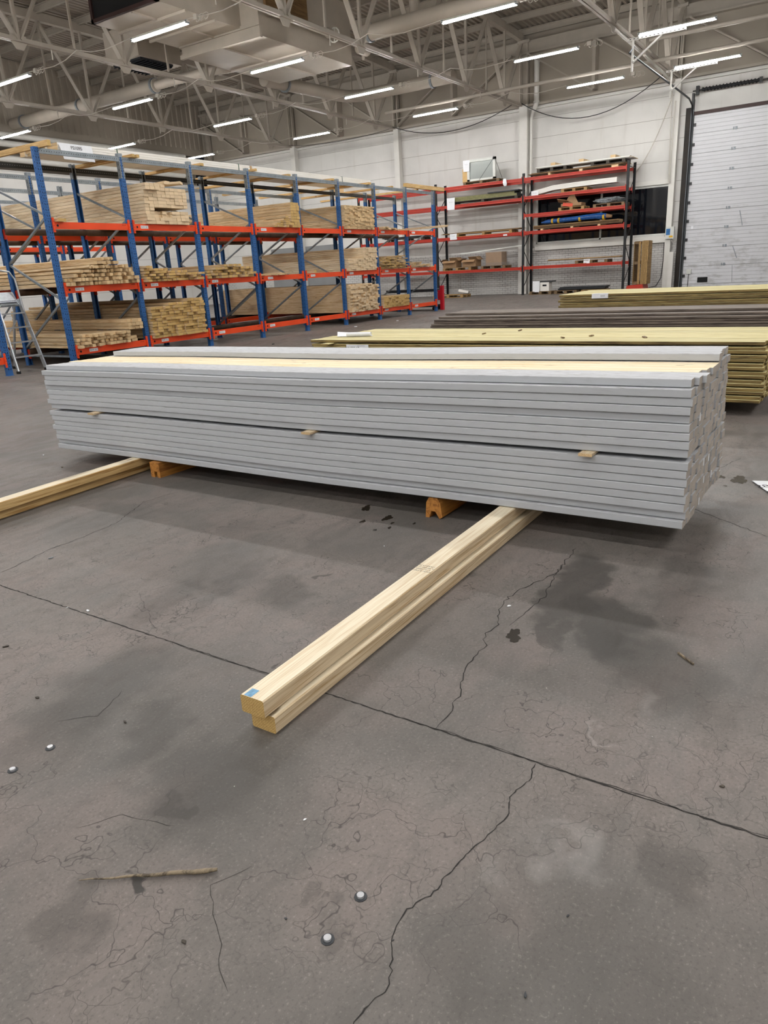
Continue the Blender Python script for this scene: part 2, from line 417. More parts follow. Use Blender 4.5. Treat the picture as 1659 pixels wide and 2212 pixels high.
# ============================================================ THE HALL
XW, YL, YR, XN = 36.0, 36.0, -9.0, -13.0
def roof_z(x): return 11.75 - max(0, x-23)*.035
# floor with its joint and cracks let into the same mesh
m = MB(); m.add([(XN, YR, 0), (XW, YR, 0), (XW, 44, 0), (XN, 44, 0)], [(0, 1, 2, 3)])
def strip(pts, w, z=.0008, mi=1, jag=.008, step=.03):
    P = []
    for a, b in zip(pts, pts[1:]):
        n = max(1, int(math.hypot(b[0]-a[0], b[1]-a[1])/step))
        for i in range(n): P.append((a[0]+(b[0]-a[0])*i/n + random.uniform(-jag, jag), a[1]+(b[1]-a[1])*i/n + random.uniform(-jag, jag)))
    P.append(pts[-1]); vs = []
    for i, p in enumerate(P):
        q0, q1 = P[max(i-1, 0)], P[min(i+1, len(P)-1)]; dx, dy = q1[0]-q0[0], q1[1]-q0[1]; L = math.hypot(dx, dy) or 1
        ww = w*random.uniform(.35, 1.1)*(.3 if i in (0, len(P)-1) else 1)/2
        vs += [(p[0]-dy/L*ww, p[1]+dx/L*ww, z), (p[0]+dy/L*ww, p[1]-dx/L*ww, z)]
    m.add(vs, [(2*i, 2*i+1, 2*i+3, 2*i+2) for i in range(len(P)-1)], mi)
strip([(1.82, -2), (1.815, 9)], .0075, jag=.003, step=.02)
strip([(1.828, -2), (1.823, 1.2)], .003, jag=.004); strip([(1.812, 1.6), (1.81, 2.3)], .003, jag=.003)
strip([(1.826, 1.067), (1.881, 1.06), (2.018, 1.077), (2.199, 1.144), (2.415, 1.163), (2.51, 1.197), (2.609, 1.189), (2.78, 1.254), (2.918, 1.257), (3.075, 1.214), (3.241, 1.157), (3.403, 1.167), (3.616, 1.177)], .0055, jag=.011, step=.025)
strip([(1.81, 0.7), (1.744, 0.684), (1.648, 0.708), (1.553, 0.681), (1.452, 0.699), (1.382, 0.72), (1.304, 0.729), (1.206, 0.736), (1.171, 0.756), (1.123, 0.77), (1.074, 0.764), (1.031, 0.739), (0.97, 0.705), (0.935, 0.7), (0.866, 0.715), (0.828, 0.712)], .0042, jag=.0045, step=.013)
strip([(1.917, 3.921), (2.11, 3.959), (2.253, 3.997), (2.513, 4.0), (2.785, 4.033), (3.185, 4.24), (3.483, 4.206)], .005)
strip([(2.632, 1.144), (2.741, 1.124), (2.962, 1.111), (3.182, 1.148), (3.403, 1.167)], .005)
strip([(4.214, .305), (4.543, .747), (4.877, .955), (5.903, .675)], .005)
strip([(2.36, 2.83), (2.1, 2.95), (1.84, 2.5)], .002); strip([(1.45, 2.25), (1.3, 2.2), (1.2, 2.3)], .002)
strip([(.75, 1.0), (.95, 1.25), (1.05, 1.2)], .0015, jag=.006); strip([(.9, 1.75), (1.0, 1.68), (1.05, 1.5)], .0015, jag=.006)
def blot(x, y, r, mi=2, z=.0012, sq=.6, th=.3):
    n = 40; ph = [random.uniform(0, 6.28) for _ in range(6)]; k = [.85+.16*math.sin(2*i*.157+ph[0])+.13*math.sin(3*i*.157+ph[1])+.10*math.sin(5*i*.157+ph[2])+.07*math.sin(8*i*.157+ph[3])+.05*math.sin(13*i*.157+ph[4]) for i in range(n)]
    vs = []
    for i in range(n):
        a = i*2*math.pi/n; u, v = r*k[i]*math.cos(a), r*sq*k[i]*math.sin(a)
        vs.append((x+u*math.cos(th)-v*math.sin(th), y+u*math.sin(th)+v*math.cos(th), z))
    m.add(vs, [tuple(range(n))], mi)
for a in ((3.73, 2.65, .06), (3.62, 2.41, .055), (3.55, 2.33, .02), (3.5, 2.52, .03), (3.47, 2.3, .022), (3.6, 2.2, .018), (2.552, 1.088, .06), (5.30, .60, .10), (5.33, .72, .045), (5.12, .66, .02), (3.4, 2.36, .02)): blot(*a)
for _ in range(60):
    x, y = random.uniform(.9, 5), random.uniform(0, 6); blot(x, y, random.uniform(.0012, .003), 3)
MAT['speck'] = paint('speck', '#cfcac2', .6)
struct(m.obj('floor', ['concrete', 'crack_dark', 'puddle', 'speck']))
# back wall with the window opening
m = MB(); WY0, WY1, WZ0, WZ1 = 7.9, 14.25, 2.34, 4.42
DY0, DY1, DZ = 2.7, 7.28, 7.02
T = .3
m.box(XW, XW+T, DY1, 36.3, 0, 2.08, 1)
m.box(XW, XW+T, WY1, 36.3, 2.08, WZ1, 0); m.box(XW, XW+T, DY1, WY0, 2.08, WZ1, 0); m.box(XW, XW+T, WY0, WY1, 2.08, WZ0, 0)
m.box(XW, XW+T, DY1, 36.3, WZ1, 12, 0); m.box(XW, XW+T, DY0, DY1, DZ, 12, 0); m.box(XW, XW+T, YR, DY0, 0, 12, 0)
m.box(XW+T-.02, XW+T, DY0, DY1, 0, DZ, 0)
struct(m.obj('wall_back', ['panel_white', 'brick_white']))
m = MB()
m.box(XN, XW+T, YL, YL+.25, 0, 7.1)
struct(m.obj('wall_left', ['panel_white']))
m = MB()     # corrugated bulkhead over the opening to the lower hall
x = 6.0; pts = []
while x < 36.0:
    pts += [(x, 0), (x+.16, 0), (x+.2, -.05), (x+.34, -.05), (x+.38, 0)]; x += .38
vs = [(p[0], YL+.05+p[1], z) for z in (9.05, 12.0) for p in pts]; n = len(pts)
m.add(vs, [(i, i+1, n+i+1, n+i) for i in range(n-1)])
m.box(6, 36, YL-.05, YL+.12, 8.75, 9.12); m.box(6, 36, YL+1.2, YL+1.4, 7.0, 9.0)
struct(m.obj('wall_bulkhead', ['deck_steel']))
struct(MB().box(XN-.2, XW+T, YR-.2, YR, 0, 12).obj('wall_right', ['panel_white']))
struct(MB().box(XN-.2, XN, YR, 44, 0, 12).obj('wall_near', ['panel_white']))
# corrugated roof deck, ribs along X
m = MB(); prof = []; y = YR
while y < 44:
    prof += [(y, .0), (y+.10, .0), (y+.13, .07), (y+.22, .07)]; y += .25
n = len(prof); xs = [XN, 23, 36.3]
vs = [(x, p[0], roof_z(x)+.30+p[1]) for x in xs for p in prof]
m.add(vs, [(j*n+i, j*n+i+1, (j+1)*n+i+1, (j+1)*n+i) for j in range(2) for i in range(n-1)])
struct(m.obj('ceiling', ['deck_steel']))
# window strip
m = MB(); fr = .07
for y0, y1 in ((WY0, WY0+fr), (WY1-fr, WY1), (11.04, 11.12)): m.box(XW-.02, XW+.1, y0, y1, WZ0, WZ1)
m.box(XW-.02, XW+.1, WY0, WY1, WZ0, WZ0+fr); m.box(XW-.02, XW+.1, WY0, WY1, WZ1-fr, WZ1)
fo = struct(m.obj('window_1', ['frame_white']))
MB().box(XW+.05, XW+.07, WY0, WY1, WZ0, WZ1).obj('pane', ['night_glass'], fo)
MB().box(XW-.14, XW, WY0-.05, WY1, WZ0-.32, WZ0-.06).obj('window_sill', ['white_steel'], fo)
struct(MB().box(XW-.10, XW, WY0-.05, WY1, WZ1+.02, WZ1+.2).obj('trim_1', ['white_steel']))
# sectional door
d = struct(MB().box(XW-.05, XW+.02, DY0+.05, DY1-.02, .0, .18).obj('door_1', ['door_skin']))
for i in range(9):
    z0 = .18+.76*i; sec = MB().box(XW-.07, XW+.02, DY0+.05, DY1-.02, z0+.004, z0+.756).obj('door_section', ['door_skin'], d)
    if i: MB().box(XW-.10, XW-.07, 5.54, 5.62, z0-.02, z0+.09).box(XW-.10, XW-.07, 5.66, 5.70, z0-.02, z0+.09).obj('centre_hinge', ['galvanised'], sec)
    MB().box(XW-.12, XW-.07, DY1-.12, DY1-.03, z0+.30, z0+.42).obj('roller_bracket', ['black_steel'], sec)
MB().box(XW-.09, XW-.072, 6.2, 6.62, .24, .46).obj('vent_grille', ['hole_black'], d)
MB().box(XW-.09, XW-.071, 6.95, 7.05, 2.5, 2.62).obj('sticker', ['paper'], d)
m = MB()
for p, q in (((5.0, 2.5), (5.15, 3.1)), ((5.1, 1.2), (5.3, 1.7)), ((5.2, .2), (5.25, .9))): m.bar((XW-.075, p[0], p[1]), (XW-.075, q[0], q[1]), .01, .03)
m.obj('scuff', ['galvanised'], d)
struct(MB().box(XW-.14, XW-.05, DY0, DY1+.05, DZ-.03, DZ+.10).obj('trim_2', ['brown_rubber']))
struct(MB().box(XW-.16, XW, DY1, DY1+.10, 0, 7.6).obj('trim_3', ['galvanised']))
struct(MB().box(XW-.10, XW, DY1+.10, DY1+.32, 0, 7.3).obj('trim_4', ['trim_brown']))
struct(MB().box(XW-.04, XW, 26.0, 31.5, 0, 3.1).obj('wall_grey_panel', ['grey_wall']))  # flat grey panel on the lower back wall

# door gear
t = thing('door_track', 'black door track running from the big white door up towards the lamps', 'door track', (XW, 7.32, 0))
MB().tube([(-.2, 0, 0), (-.2, 0, 7.0), (-.35, 0, 7.35), (-1.0, 0, 7.5), (-9.95, 0, 7.52)], .035, 6).obj('rail', ['black_steel'], t)
MB().box(-.3, -.1, -.04, .04, 7.2, 7.8).obj('shaft_bracket', ['black_steel'], t)
MB().tube([(-9.95, 0, 7.52), (-9.8, -.1, 7.7)], .02, 6).obj('rail_end', ['galvanised'], t)
t = thing('door_spring', 'thick black torsion spring on a shaft above the white door', 'spring', (XW-.25, 7.1, 7.88))
pts = []; 
MB().tube([(0, -4.6, 0), (0, .25, 0)], .022, 8).obj('shaft', ['black_steel'], t)
pts = [(.075*math.cos(a*.9), -.1-a*.0185, .075*math.sin(a*.9)) for a in range(0, 118)]
MB().tube(pts, .022, 5).tube([(0, -.1, 0), (0, -2.25, 0)], .06, 8).obj('coil', ['black_steel'], t)
MB().box(-.09, .09, .0, .12, -.16, .16).obj('drum', ['black_steel'], t)
MB().box(-.07, .07, -2.36, -2.24, -.1, .1).obj('winding_cone', ['black_steel'], t)
t = thing('control_box', 'small blue and white door control box beside the black door track', 'control box', (XW-.42, 7.85, 2.15))
MB().box(-.06, .06, -.18, .18, 0, .5).obj('housing', ['frame_white'], t)
MB().box(-.064, -.06, -.02, .15, .16, .42).obj('blue_panel', ['sign_blue'], t)
MB().box(-.064, -.06, -.14, .02, .05, .13).obj('yellow_label', ['sign_yellow'], t)
tag(MB().tube([(XW-.4, 7.8, 2.15), (XW-.4, 7.72, 1.98), (XW-.38, 7.55, 2.05)], .012, 6).obj('cable_loop', ['cable_white']), 'short white cable loop under the blue control box', 'cable')
tag(MB().tube([(XW-.05, 8.15, 2.3), (XW-.05, 8.15, 1.2), (XW-.06, 8.2, .5), (XW-.06, 8.4, .15), (XW-.1, 8.7, .1)], .014, 6).obj('power_cable', ['cable_black']), 'thin black cable hanging down the white brick wall beside the door', 'cable')
t = thing('wall_socket', 'small grey socket box at the foot of the white door', 'socket', (XW-.08, 7.0, .62))
MB().box(-.05, 0, -.1, .1, 0, .2).obj('housing', ['frame_white'], t); MB().tube([(-.02, 0, 0), (-.02, .02, -.6)], .012, 6).obj('lead', ['cable_black'], t)
t = thing('door_guard', 'white steel post beside the door track, open at the top', 'guard post', (XW-.45, 7.72, 0))
MB().box(-.08, .08, -.1, .1, 0, 1.6).obj('post', ['white_steel'], t)

# steel columns along the back wall
ccols = {'pine': 0}
for y, w_, lab in ((7.95, .24, 'slim steel wall column beside the big white door'), (14.85, .42, 'wide white wall column with a downpipe, behind the middle of the red racking'),
                   (21.92, .3, 'slim steel wall column above the end of the blue racking'), (28.92, .3, 'slim steel wall column above the middle of the blue racking'), (35.7, .5, 'steel column in the far left corner of the hall')):
    t = thing('wall_column', lab, 'column', (XW-.16, y, 0), 0, 'columns along the back wall')
    MB().box(-.16, .15, -w_/2, w_/2, 0, 8.5).obj('shaft', ['white_steel'], t)
    m = MB(); m.box(-.16, .15, -w_/2, -w_/2+.06, 8.5, 11.1).box(-.16, .15, w_/2-.06, w_/2, 8.5, 11.1).box(.05, .1, -w_/2, w_/2, 8.5, 11.1).obj('upper_column', ['bounce_tint_steel'], t)  # same column above the lamps, bounced light painted as beige
    MB().box(-.2, .15, -w_/2-.08, w_/2+.08, 11.0, 11.12).obj('cap_plate', ['bounce_tint_steel'], t)
t = thing('downpipe', 'round white rainwater downpipe with a bend, beside the wide wall column', 'pipe', (XW-.22, 14.35, 0))
MB().tube([(0, .12, 0), (0, .12, 7.9), (0, -.12, 8.5), (0, -.12, 10.4)], [.07, .07, .12, .12], 12).obj('pipe_run', ['white_steel'], t)
MB().tube([(0, .12, 6.0), (0, .12, 6.06)], .09, 12).obj('pipe_collar', ['white_steel'], t); MB().tube([(0, -.12, 8.5), (0, -.12, 8.58)], .15, 12).obj('pipe_collar', ['white_steel'], t)
# wall girder, ledge and wind braces above the white wall
g = thing('wall_girder', 'deep beige girder along the top of the back wall', 'girder', (XW-.12, 0, 0))
MB().box(-.12, .1, YR, 36, 10.62, 11.08).obj('web', ['bounce_tint_steel'], g)
MB().box(-.18, .1, YR, 36, 10.56, 10.64).obj('lower_flange', ['bounce_tint_steel'], g)
t = thing('wall_ledge', 'narrow ledge beam where the wall colour steps from white to shaded beige', 'ledge', (XW-.08, 0, 0))
MB().box(-.12, .08, YR, 36, 8.42, 8.52).obj('rail', ['bounce_tint_steel'], t); MB().box(-.06, .08, YR, 36, 8.28, 8.34).obj('lower_rail', ['white_steel'], t)
struct(MB().box(XW-.03, XW, YR, 36, 8.52, 11.9).obj('trim_5', ['deck_steel']))  # upper wall sheet, its beige stands in for dim bounced light
brd = {8: 1, 15: -1, 22: 1, 29: 1, 1: 1}
for y0, s in brd.items():
    y1 = y0+7; ym = y0+3.5
    lab = {1: 'beige wind brace panel above the white door', 8: 'beige wind brace panel above the right red racking', 15: 'beige wind brace panel above the left red racking', 22: 'beige wind brace panel above the middle of the blue racking', 29: 'beige wind brace panel in the far left corner'}[y0]
    t = thing('wind_brace', lab, 'brace', (XW-.46, 0, 0), 0, 'wind braces on the back wall')
    a, b = (y1-.35, y0+.35) if s > 0 else (y0+.35, y1-.35)
    for p, q in (((a, 10.55), (ym, 8.55)), ((ym, 10.55), (b, 8.55))):
        MB().bar((0, p[0], p[1]), (0, q[0], q[1]), .06, .22, up=(1, 0, 0)).bar((.06, p[0], p[1]), (.06, q[0], q[1]), .06, .1, up=(1, 0, 0)).obj('diagonal', ['bounce_tint_steel'], t)
    MB().box(-.06, .44, ym-.07, ym+.07, 8.6, 10.5).obj('mullion', ['bounce_tint_steel'], t)

# roof trusses along X
def truss(Y, lab):
    t = thing('roof_truss', lab, 'roof truss', (0, Y, 0), 0, 'roof trusses')
    m = MB()
    for s in (-1, 1): m.box(3.5, 36, s*.05-.035*(s > 0)+.0*(s < 0), s*.05+.035*(s < 0), 8.44, 8.56); m.box(3.5, 36, min(s*.02, s*.10), max(s*.02, s*.10), 8.43, 8.45)
    m.obj('bottom_chord', ['bounce_tint_steel'], t)
    m = MB()
    for xa, xb in ((3.5, 23), (23, 36)):
        za, zb = roof_z(xa), roof_z(xb)
        m.bar((xa, 0, za-.06), (xb, 0, zb-.06), .22, .30)
    m.obj('top_chord', ['bounce_tint_steel'], t)
    X = 7.3
    while X < 35:
        zt = roof_z(X)-.2
        for s in (-1, 1):
            xt = X+s*1.9
            if 3.5 < xt < 36: 
                zz = roof_z(xt)-.2; MB().bar((X+s*.05, -.04, 8.5), (xt, -.04, zz), .05, .10, up=(0, 1, 0)).bar((X+s*.05, .04, 8.5), (xt, .04, zz), .05, .10, up=(0, 1, 0)).obj('diagonal', ['bounce_tint_steel'], t)
        MB().bar((X, 0, 8.5), (X, 0, zt), .09, .09).obj('vertical', ['bounce_tint_steel'], t)
        if X+1.9 < 36: MB().bar((X+1.9, 0, 8.6), (X+1.9, 0, roof_z(X+1.9)-.2), .05, .07).obj('hanger', ['bounce_tint_steel'], t)
        MB().prism([(X-.26, 8.62), (X-.26, 8.43), (X-.12, 8.24), (X+.12, 8.24), (X+.26, 8.43), (X+.26, 8.62)], 1, -.008, .008).obj('gusset_plate', ['bounce_tint_steel'], t)
        X += 3.8
for Y, lab in ((29, 'beige roof truss above the left end of the blue racking'), (22, 'beige roof truss passing behind the big air duct'), (15, 'beige roof truss passing in front of the big air duct'),
               (7.95, 'beige roof truss leading to the left edge of the big white door'), (.9, 'beige roof truss nearest the right edge')):
    truss(Y, lab)
g0 = None; X = 5.4; k = 0
while X < 36:
    k += 1; z = roof_z(X)
    m = MB().box(-.03, .03, YR, 43, .02, .28).box(-.09, .03, YR, 43, .02, .05).box(-.09, .03, YR, 43, .25, .28)
    if g0 is None: g0 = m.mesh('purlin', ['bounce_tint_steel'])
    tag(put('roof_purlin', g0, None, (X, 0, z)), f'beige roof purlin under the ribbed deck, {nth(18-k) if k < 18 else "nearest"} out from the back wall', 'purlin', 'roof purlins'); X += 1.9
# ties along Y
for x, z, lab in ((31.75, 8.40, 'thin tie tube under the trusses, farther of the pair near the back wall'), (30.2, 8.75, 'thin tie tube under the trusses, nearer of the pair near the back wall')):
    tag(MB().tube([(x, 2.0, z), (x, 20.0 if x > 31 else 7.8, z)], .07, 10).obj('tie_tube', ['bounce_tint_steel']), lab, 'tie')

# ------------------------------------------------------------ tube lamps
def make_lamp(lab, L=2.2):
    t = thing('tube_lamp', lab, 'lamp', (0, 0, 0), 0, 'long tube lamps hung in rows')
    MB().prism([(-.045, .03), (.045, .03), (.06, -.01), (-.06, -.01)], 1, -L/2-.04, L/2+.04).obj('housing', ['white_steel'], t)
    MB().prism([(-.055, -.01), (.055, -.01), (.042, -.05), (-.042, -.05)], 1, -L/2, L/2).obj('diffuser', ['tube_light'], t)
    for s in (-1, 1): MB().box(-.055, .055, s*L/2-.03, s*L/2+.03, -.045, .035).obj('end_cap', ['galvanised'], t)
    return t
rows = [(31.4, ['farthest row'], [32, 24.15, 17.2, 10.1, 6.05]), (26.15, ['second row from the back wall'], [32, 24.4, 17.2, 10.1, 5.98]),
        (20.8, ['third row from the back wall'], [32.2, 24.4, 17.2, 9.97, 2.9, -4.3]), (15.95, ['row nearest the big air duct'], [31.8, 24.4, 17.2, 10, 2.9, -4.3]),
        (10.8, ['row overhead'], [31.8, 24.4, 17.2, 10, 2.9, -4.3]), (5.5, ['row behind that'], [24.4, 17.2, 10, 2.9, -4.3]), (.3, ['row above the camera'], [24.4, 17.2, 10, 2.9, -4.3]), (-5, ['row behind the camera'], [17.2, 10, 2.9, -4.3]), (-10, ['unseen row added for side light'], [17.2, 10, 2.9, -4.3])]  # last row is unseen, added for more side light on the stack
L0 = None; WH = {0: 'leftmost', 1: 'second from the left', 2: 'third from the left', 3: 'fourth from the left', 4: 'fifth from the left', 5: 'sixth from the left'}
for x, rn, ys in rows:
    for i, y in enumerate(ys):
        lab = f'lit white tube lamp, {WH[i]} in the {rn[0]}'
        if L0 is None: L0 = make_lamp(lab); L0.location = (x, y, 8.0)
        else: dup(L0, (x, y, 8.0), 0, lab)
    if x > 12:
        pts = []
        for a, b in zip(ys, ys[1:]):
            if a-b < 5: break
            for i in range(9):
                u = i/8; pts.append((x, a-1.15+(b-a+2.3)*u if True else 0, 8.056-.10*math.sin(u*math.pi)+.25*math.exp(-((u-.5)/.12)**2)))
        m = MB().tube(pts, .014, 5)
        c = tag(m.obj('lamp_cable', ['cable_white']), f'white supply cable strung between the lamps of the {rn[0]}', 'cable', 'lamp cables')
        for Yt in (29, 22, 15):
            MB().tube([(x, Yt, 8.16), (x, Yt, 8.46)], .02, 5).obj('hook', ['cable_white'], c)
        for y in ys[:4]:
            pts = [(x+.05*math.sin(a*.8), y-1.4-.02*a+.1*math.cos(a*.8), 8.0+.1*math.sin(a*.8)) for a in range(24)]
            MB().tube(pts, .012, 4).box(x-.06, x+.06, y-1.52, y-1.4, 7.97, 8.09).obj('cable_coil', ['cable_white'], c)
for x, lab in ((26.15, 'white slotted lamp bracket at the free end of the door track'), (31.4, 'white slotted lamp bracket nearer the big white door')):
    t = thing('lamp_bracket', lab, 'bracket', (x, 7.25, 7.945), 0, 'slotted lamp brackets')
    m = MB().box(-.03, .03, -1.55, .2, -.09, -.02); 
    for k in range(14): m.box(-.032, -.03, -1.5+k*.12, -1.45+k*.12, -.065, -.045, 1)
    m.obj('arm', ['white_steel', 'hole_black'], t)
    MB().box(-.025, .025, -.03, .03, -.95, -.02).obj('upright_bar', ['white_steel'], t)
    MB().bar((0, 0, -.7), (0, -.85, -.09), .05, .05).obj('strut', ['white_steel'], t)

# ------------------------------------------------------------ air handling ducts
A = thing('air_duct', 'large beige air handling duct hanging under the roof, open dark front', 'air duct', (0, 0, 0))
MB().box(16.7, 20.0, 17.85, 20.75, 9.0, 11.6).obj('front_box', ['duct_paint'], A)
MB().box(16.66, 16.7, 17.95, 20.65, 9.12, 11.5).obj('intake_opening', ['hole_black'], A)
m = MB()
for p in ((17.85, 17.95, 9.0, 11.6), (20.65, 20.75, 9.0, 11.6), (17.85, 20.75, 9.0, 9.1)): m.box(16.6, 16.72, *p)
m.obj('intake_frame', ['brown_rubber'], A)
for x in (17.6, 18.8): MB().box(x, x+.06, 17.8, 20.8, 8.93, 9.0).obj('stiffener', ['duct_paint'], A)
MB().box(16.7, 20.0, 19.0, 19.06, 8.95, 9.0).obj('seam_strip', ['duct_paint'], A)
MB().box(20.0, 25.0, 17.1, 20.6, 8.68, 10.6).obj('rear_box', ['duct_paint'], A)
MB().box(19.94, 20.06, 17.05, 20.65, 8.62, 8.74).box(19.94, 20.06, 17.05, 20.65, 8.95, 9.05).obj('flange', ['duct_paint'], A)
MB().box(20.0, 25.0, 18.8, 18.86, 8.63, 8.68).box(22.3, 22.36, 17.1, 20.6, 8.63, 8.68).obj('joint_strip', ['duct_paint'], A)
MB().box(20.3, 22.4, 17.0, 17.1, 9.5, 10.2).obj('side_panel', ['brown_board'], A)
P = thing('heating_pipe', 'white pipe with a hand wheel valve along the side of the air duct', 'pipe', (0, 16.75, 0))
MB().tube([(20.1, 0, 9.3), (23.2, 0, 9.3)], .11, 12).obj('pipe_run', ['white_steel'], P)
MB().tube([(23.2, 0, 9.3), (25.2, 0, 9.3), (25.4, .1, 8.9)], .06, 10).obj('thin_run', ['duct_paint'], P)
MB().tube([(23.5+.0, .22*math.cos(a*.5236), 9.3+.22*math.sin(a*.5236)) for a in range(13)], .025, 6).bar((23.5, -.2, 9.3), (23.5, .2, 9.3), .03, .03).bar((23.5, 0, 9.1), (23.5, 0, 9.5), .03, .03).obj('hand_wheel', ['white_steel'], P)
MB().tube([(23.15, 0, 9.3), (23.25, 0, 9.3)], .16, 12).tube([(25.0, 0, 9.2), (25.5, 0, 9.2)], .2, 12).obj('flange', ['duct_paint'], P)
def pipe(lab, pts, r, collars=()):
    t = thing('round_duct', lab, 'pipe', (0, 0, 0)); MB().tube(pts, r, 16).obj('pipe_run', ['duct_paint'], t)
    for c, d in collars:
        c = Vector(c); d = Vector(d)*.05; MB().tube([c-d, c+d], r*1.18, 16).obj('collar', ['galvanised'], t)
pipe('long round beige duct rising to the upper left behind the lamps', [(23.2, 35.9, 9.15), (23.2, 25.6, 9.15)], .25, [((23.2, 35.0, 9.15), (0, 1, 0)), ((23.2, 30.6, 9.15), (0, 1, 0)), ((23.2, 25.7, 9.15), (0, 1, 0))])
pipe('short thinner round duct joining the long duct to the air duct', [(23.2, 25.55, 9.15), (23.2, 22.8, 9.15), (23.6, 21.0, 9.15)], .17)
pipe('round beige duct running to the top edge right of the air duct', [(23.7, 15.6, 9.15), (23.7, 5.0, 9.15)], .25, [((23.7, 15.4, 9.15), (0, 1, 0))])
pipe('vertical beige pipe dropping onto the right round duct', [(24.6, 14.2, 9.3), (24.6, 14.2, 11.6)], .14)
pipe('round duct with a bend running from the air duct towards the back wall', [(25.0, 21.4, 8.95), (29.9, 21.4, 9.1), (30.5, 21.2, 9.1), (30.9, 20.6, 9.1), (30.9, 16.0, 9.1)], .25, [((26.3, 21.4, 8.97), (1, 0, 0)), ((30.9, 17.0, 9.1), (0, 1, 0))])
for z, y, lab in ((8.55, 35.4, 'white pipe along the left wall, upper of the pair'), (8.15, 35.3, 'white pipe along the left wall, lower of the pair'), (7.55, 35.6, 'white pipe low along the left wall opening')): 
    tag(MB().tube([(8, y, z), (33.5, y, z)], .14, 10).obj('service_pipe', ['white_steel']), lab, 'pipe')
H_ = thing('fan_heater', 'boxy beige fan heater with a dark louvred underside near the roof', 'heater', (20.9, 23.6, 9.15))
MB().box(-.9, 1.1, -.85, .9, 0, 1.0).obj('casing', ['duct_paint'], H_)
m = MB().box(-.75, .75, -.75, .75, -.06, 0)
m.obj('grille', ['louvre_dark'], H_)
for k in range(9): MB().obox((-.7+k*.175, 0, -.08), (.02, 1.5, .08), (0, .5, 0)).obj('louvre', ['louvre_dark'], H_)
MB().tube([(.2, -.6, 1.0), (.2, -.6, 2.3)], .02, 6).tube([(-.6, .6, 1.0), (-.6, .6, 2.3)], .02, 6).obj('hanger_rod', ['black_steel'], H_)
# cables slung along the back wall
def swag(lab, a, b, sag, r=.018, mat='cable_black', x=XW-.62, name='slung_cable'):
    pts = [(x, a[0]+(b[0]-a[0])*u/16, a[1]+(b[1]-a[1])*u/16-sag*4*(u/16)*(1-u/16)) for u in range(17)]
    tag(MB().tube(pts, r, 5).obj(name, [mat]), lab, 'cable')
swag('black cable sagging between the two columns above the left red racking', (21.9, 8.5), (15.1, 8.6), .7)
swag('black cable sagging below the ledge right of the wide wall column', (14.8, 8.5), (8.4, 8.7), 1.1)
swag('black cable sagging on the white wall above the blue racking', (28.9, 8.5), (21.9, 8.45), .2, .012)
swag('white cable hanging slanted from the door corner to the red racking', (8.15, 7.9), (9.5, 5.1), .35, .022, 'cable_white', XW-.2)
tag(MB().tube([(XW-.44, 8.15, 8.3), (XW-.42, 8.05, 4.5), (XW-.44, 8.02, 4.4), (XW-.42, 7.98, 7.6)], .022, 6).obj('pull_rope', ['cable_white']), 'white pull rope hanging in a loop beside the door', 'rope')
tag(MB().tube([(26, 8.05, 8.5), (27.5, 7.95, 8.35), (30, 8.1, 8.45), (32, 7.9, 8.2), (35.5, 8.1, 8.3)], .05, 8).obj('hose', ['cable_white']), 'thick white hose sagging along the truss above the door track', 'hose')
# ============================================================ BLUE RACKING
UX0, BAY, YF = 8.896, 1.8732, 13.27
def ux(k): return UX0+BAY*k
def upright_mesh(h, sleeve=None, holes=True, mat='blue_steel'):
    """open C post, closed face towards -Y; optional galvanised sleeve over the top"""
    m = MB(); w_, d, t_ = .05, .045, .004
    zs = [(0, h if not sleeve else h-sleeve, 0)] + ([(h-sleeve, h+.05, 2)] if sleeve else [])
    for z0, z1, mi in zs:
        m.box(-w_, w_, -d, -d+t_, z0, z1, mi).box(-w_, -w_+t_, -d, d, z0, z1, mi).box(w_-t_, w_, -d, d, z0, z1, mi)
        m.box(-w_, -w_+.02, d-t_, d, z0, z1, mi).box(w_-.02, w_, d-t_, d, z0, z1, mi)
    if sleeve:      # blue strip showing in the middle of the sleeve
        m.box(-.018, .018, -d-.002, -d, h-sleeve, h-.02, 0)
    if holes:
        z = .12
        while z < h-.03:
            for s in (-1, 1):
                m.obox((s*.022, -d-.001, z), (.009, .003, .036), (0, s*.38, 0), 1); m.obox((s*.034, -d-.001, z+.05), (.008, .003, .012), (0, 0, 0), 1)
                m.obox((s*(w_+.001), -.01, z+.02), (.003, .009, .03), (0, 0, 0), 1)
            m.obox((0, -d-.001, z+.05), (.01, .003, .012), (0, 0, 0), 1); z += .1
    m.box(-.065, .065, -.06, .06, 0, .006, 0)
    return m.mesh('upright', [mat, 'hole_black', 'galvanised'])
def beam_mesh(L, mat, h=.125, d=.05, plates=True, tab=.0):
    m = MB().box(0, L, -d/2, d/2, -h, 0)
    if plates:
        for x, s in ((0, -1), (L, 1)):
            m.box(x-.004 if s < 0 else x-.03, x+.03 if s < 0 else x+.004, -d/2-.022, -d/2-.002, -h-.06, .075)
            m.box(x-.002, x+.002, -d/2-.02, d/2, -h-.06, .075)
            for k in range(3): m.box(x-s*.012-.004, x-s*.012+.004, -d/2-.024, -d/2-.022, -h-.03+k*.08, -h-.018+k*.08, 1)
            if s < 0: m.tube([(x+.10, -d/2-.004, -h/2), (x+.10, -d/2, -h/2)], .022, 8, 1)
            else:
                for k in range(3): m.obox((x-.1-k*.035, -d/2-.001, -h*.25), (.02, .003, .008), (0, -.4, 0), 1)
    return m.mesh('beam', [mat, 'hole_black'])
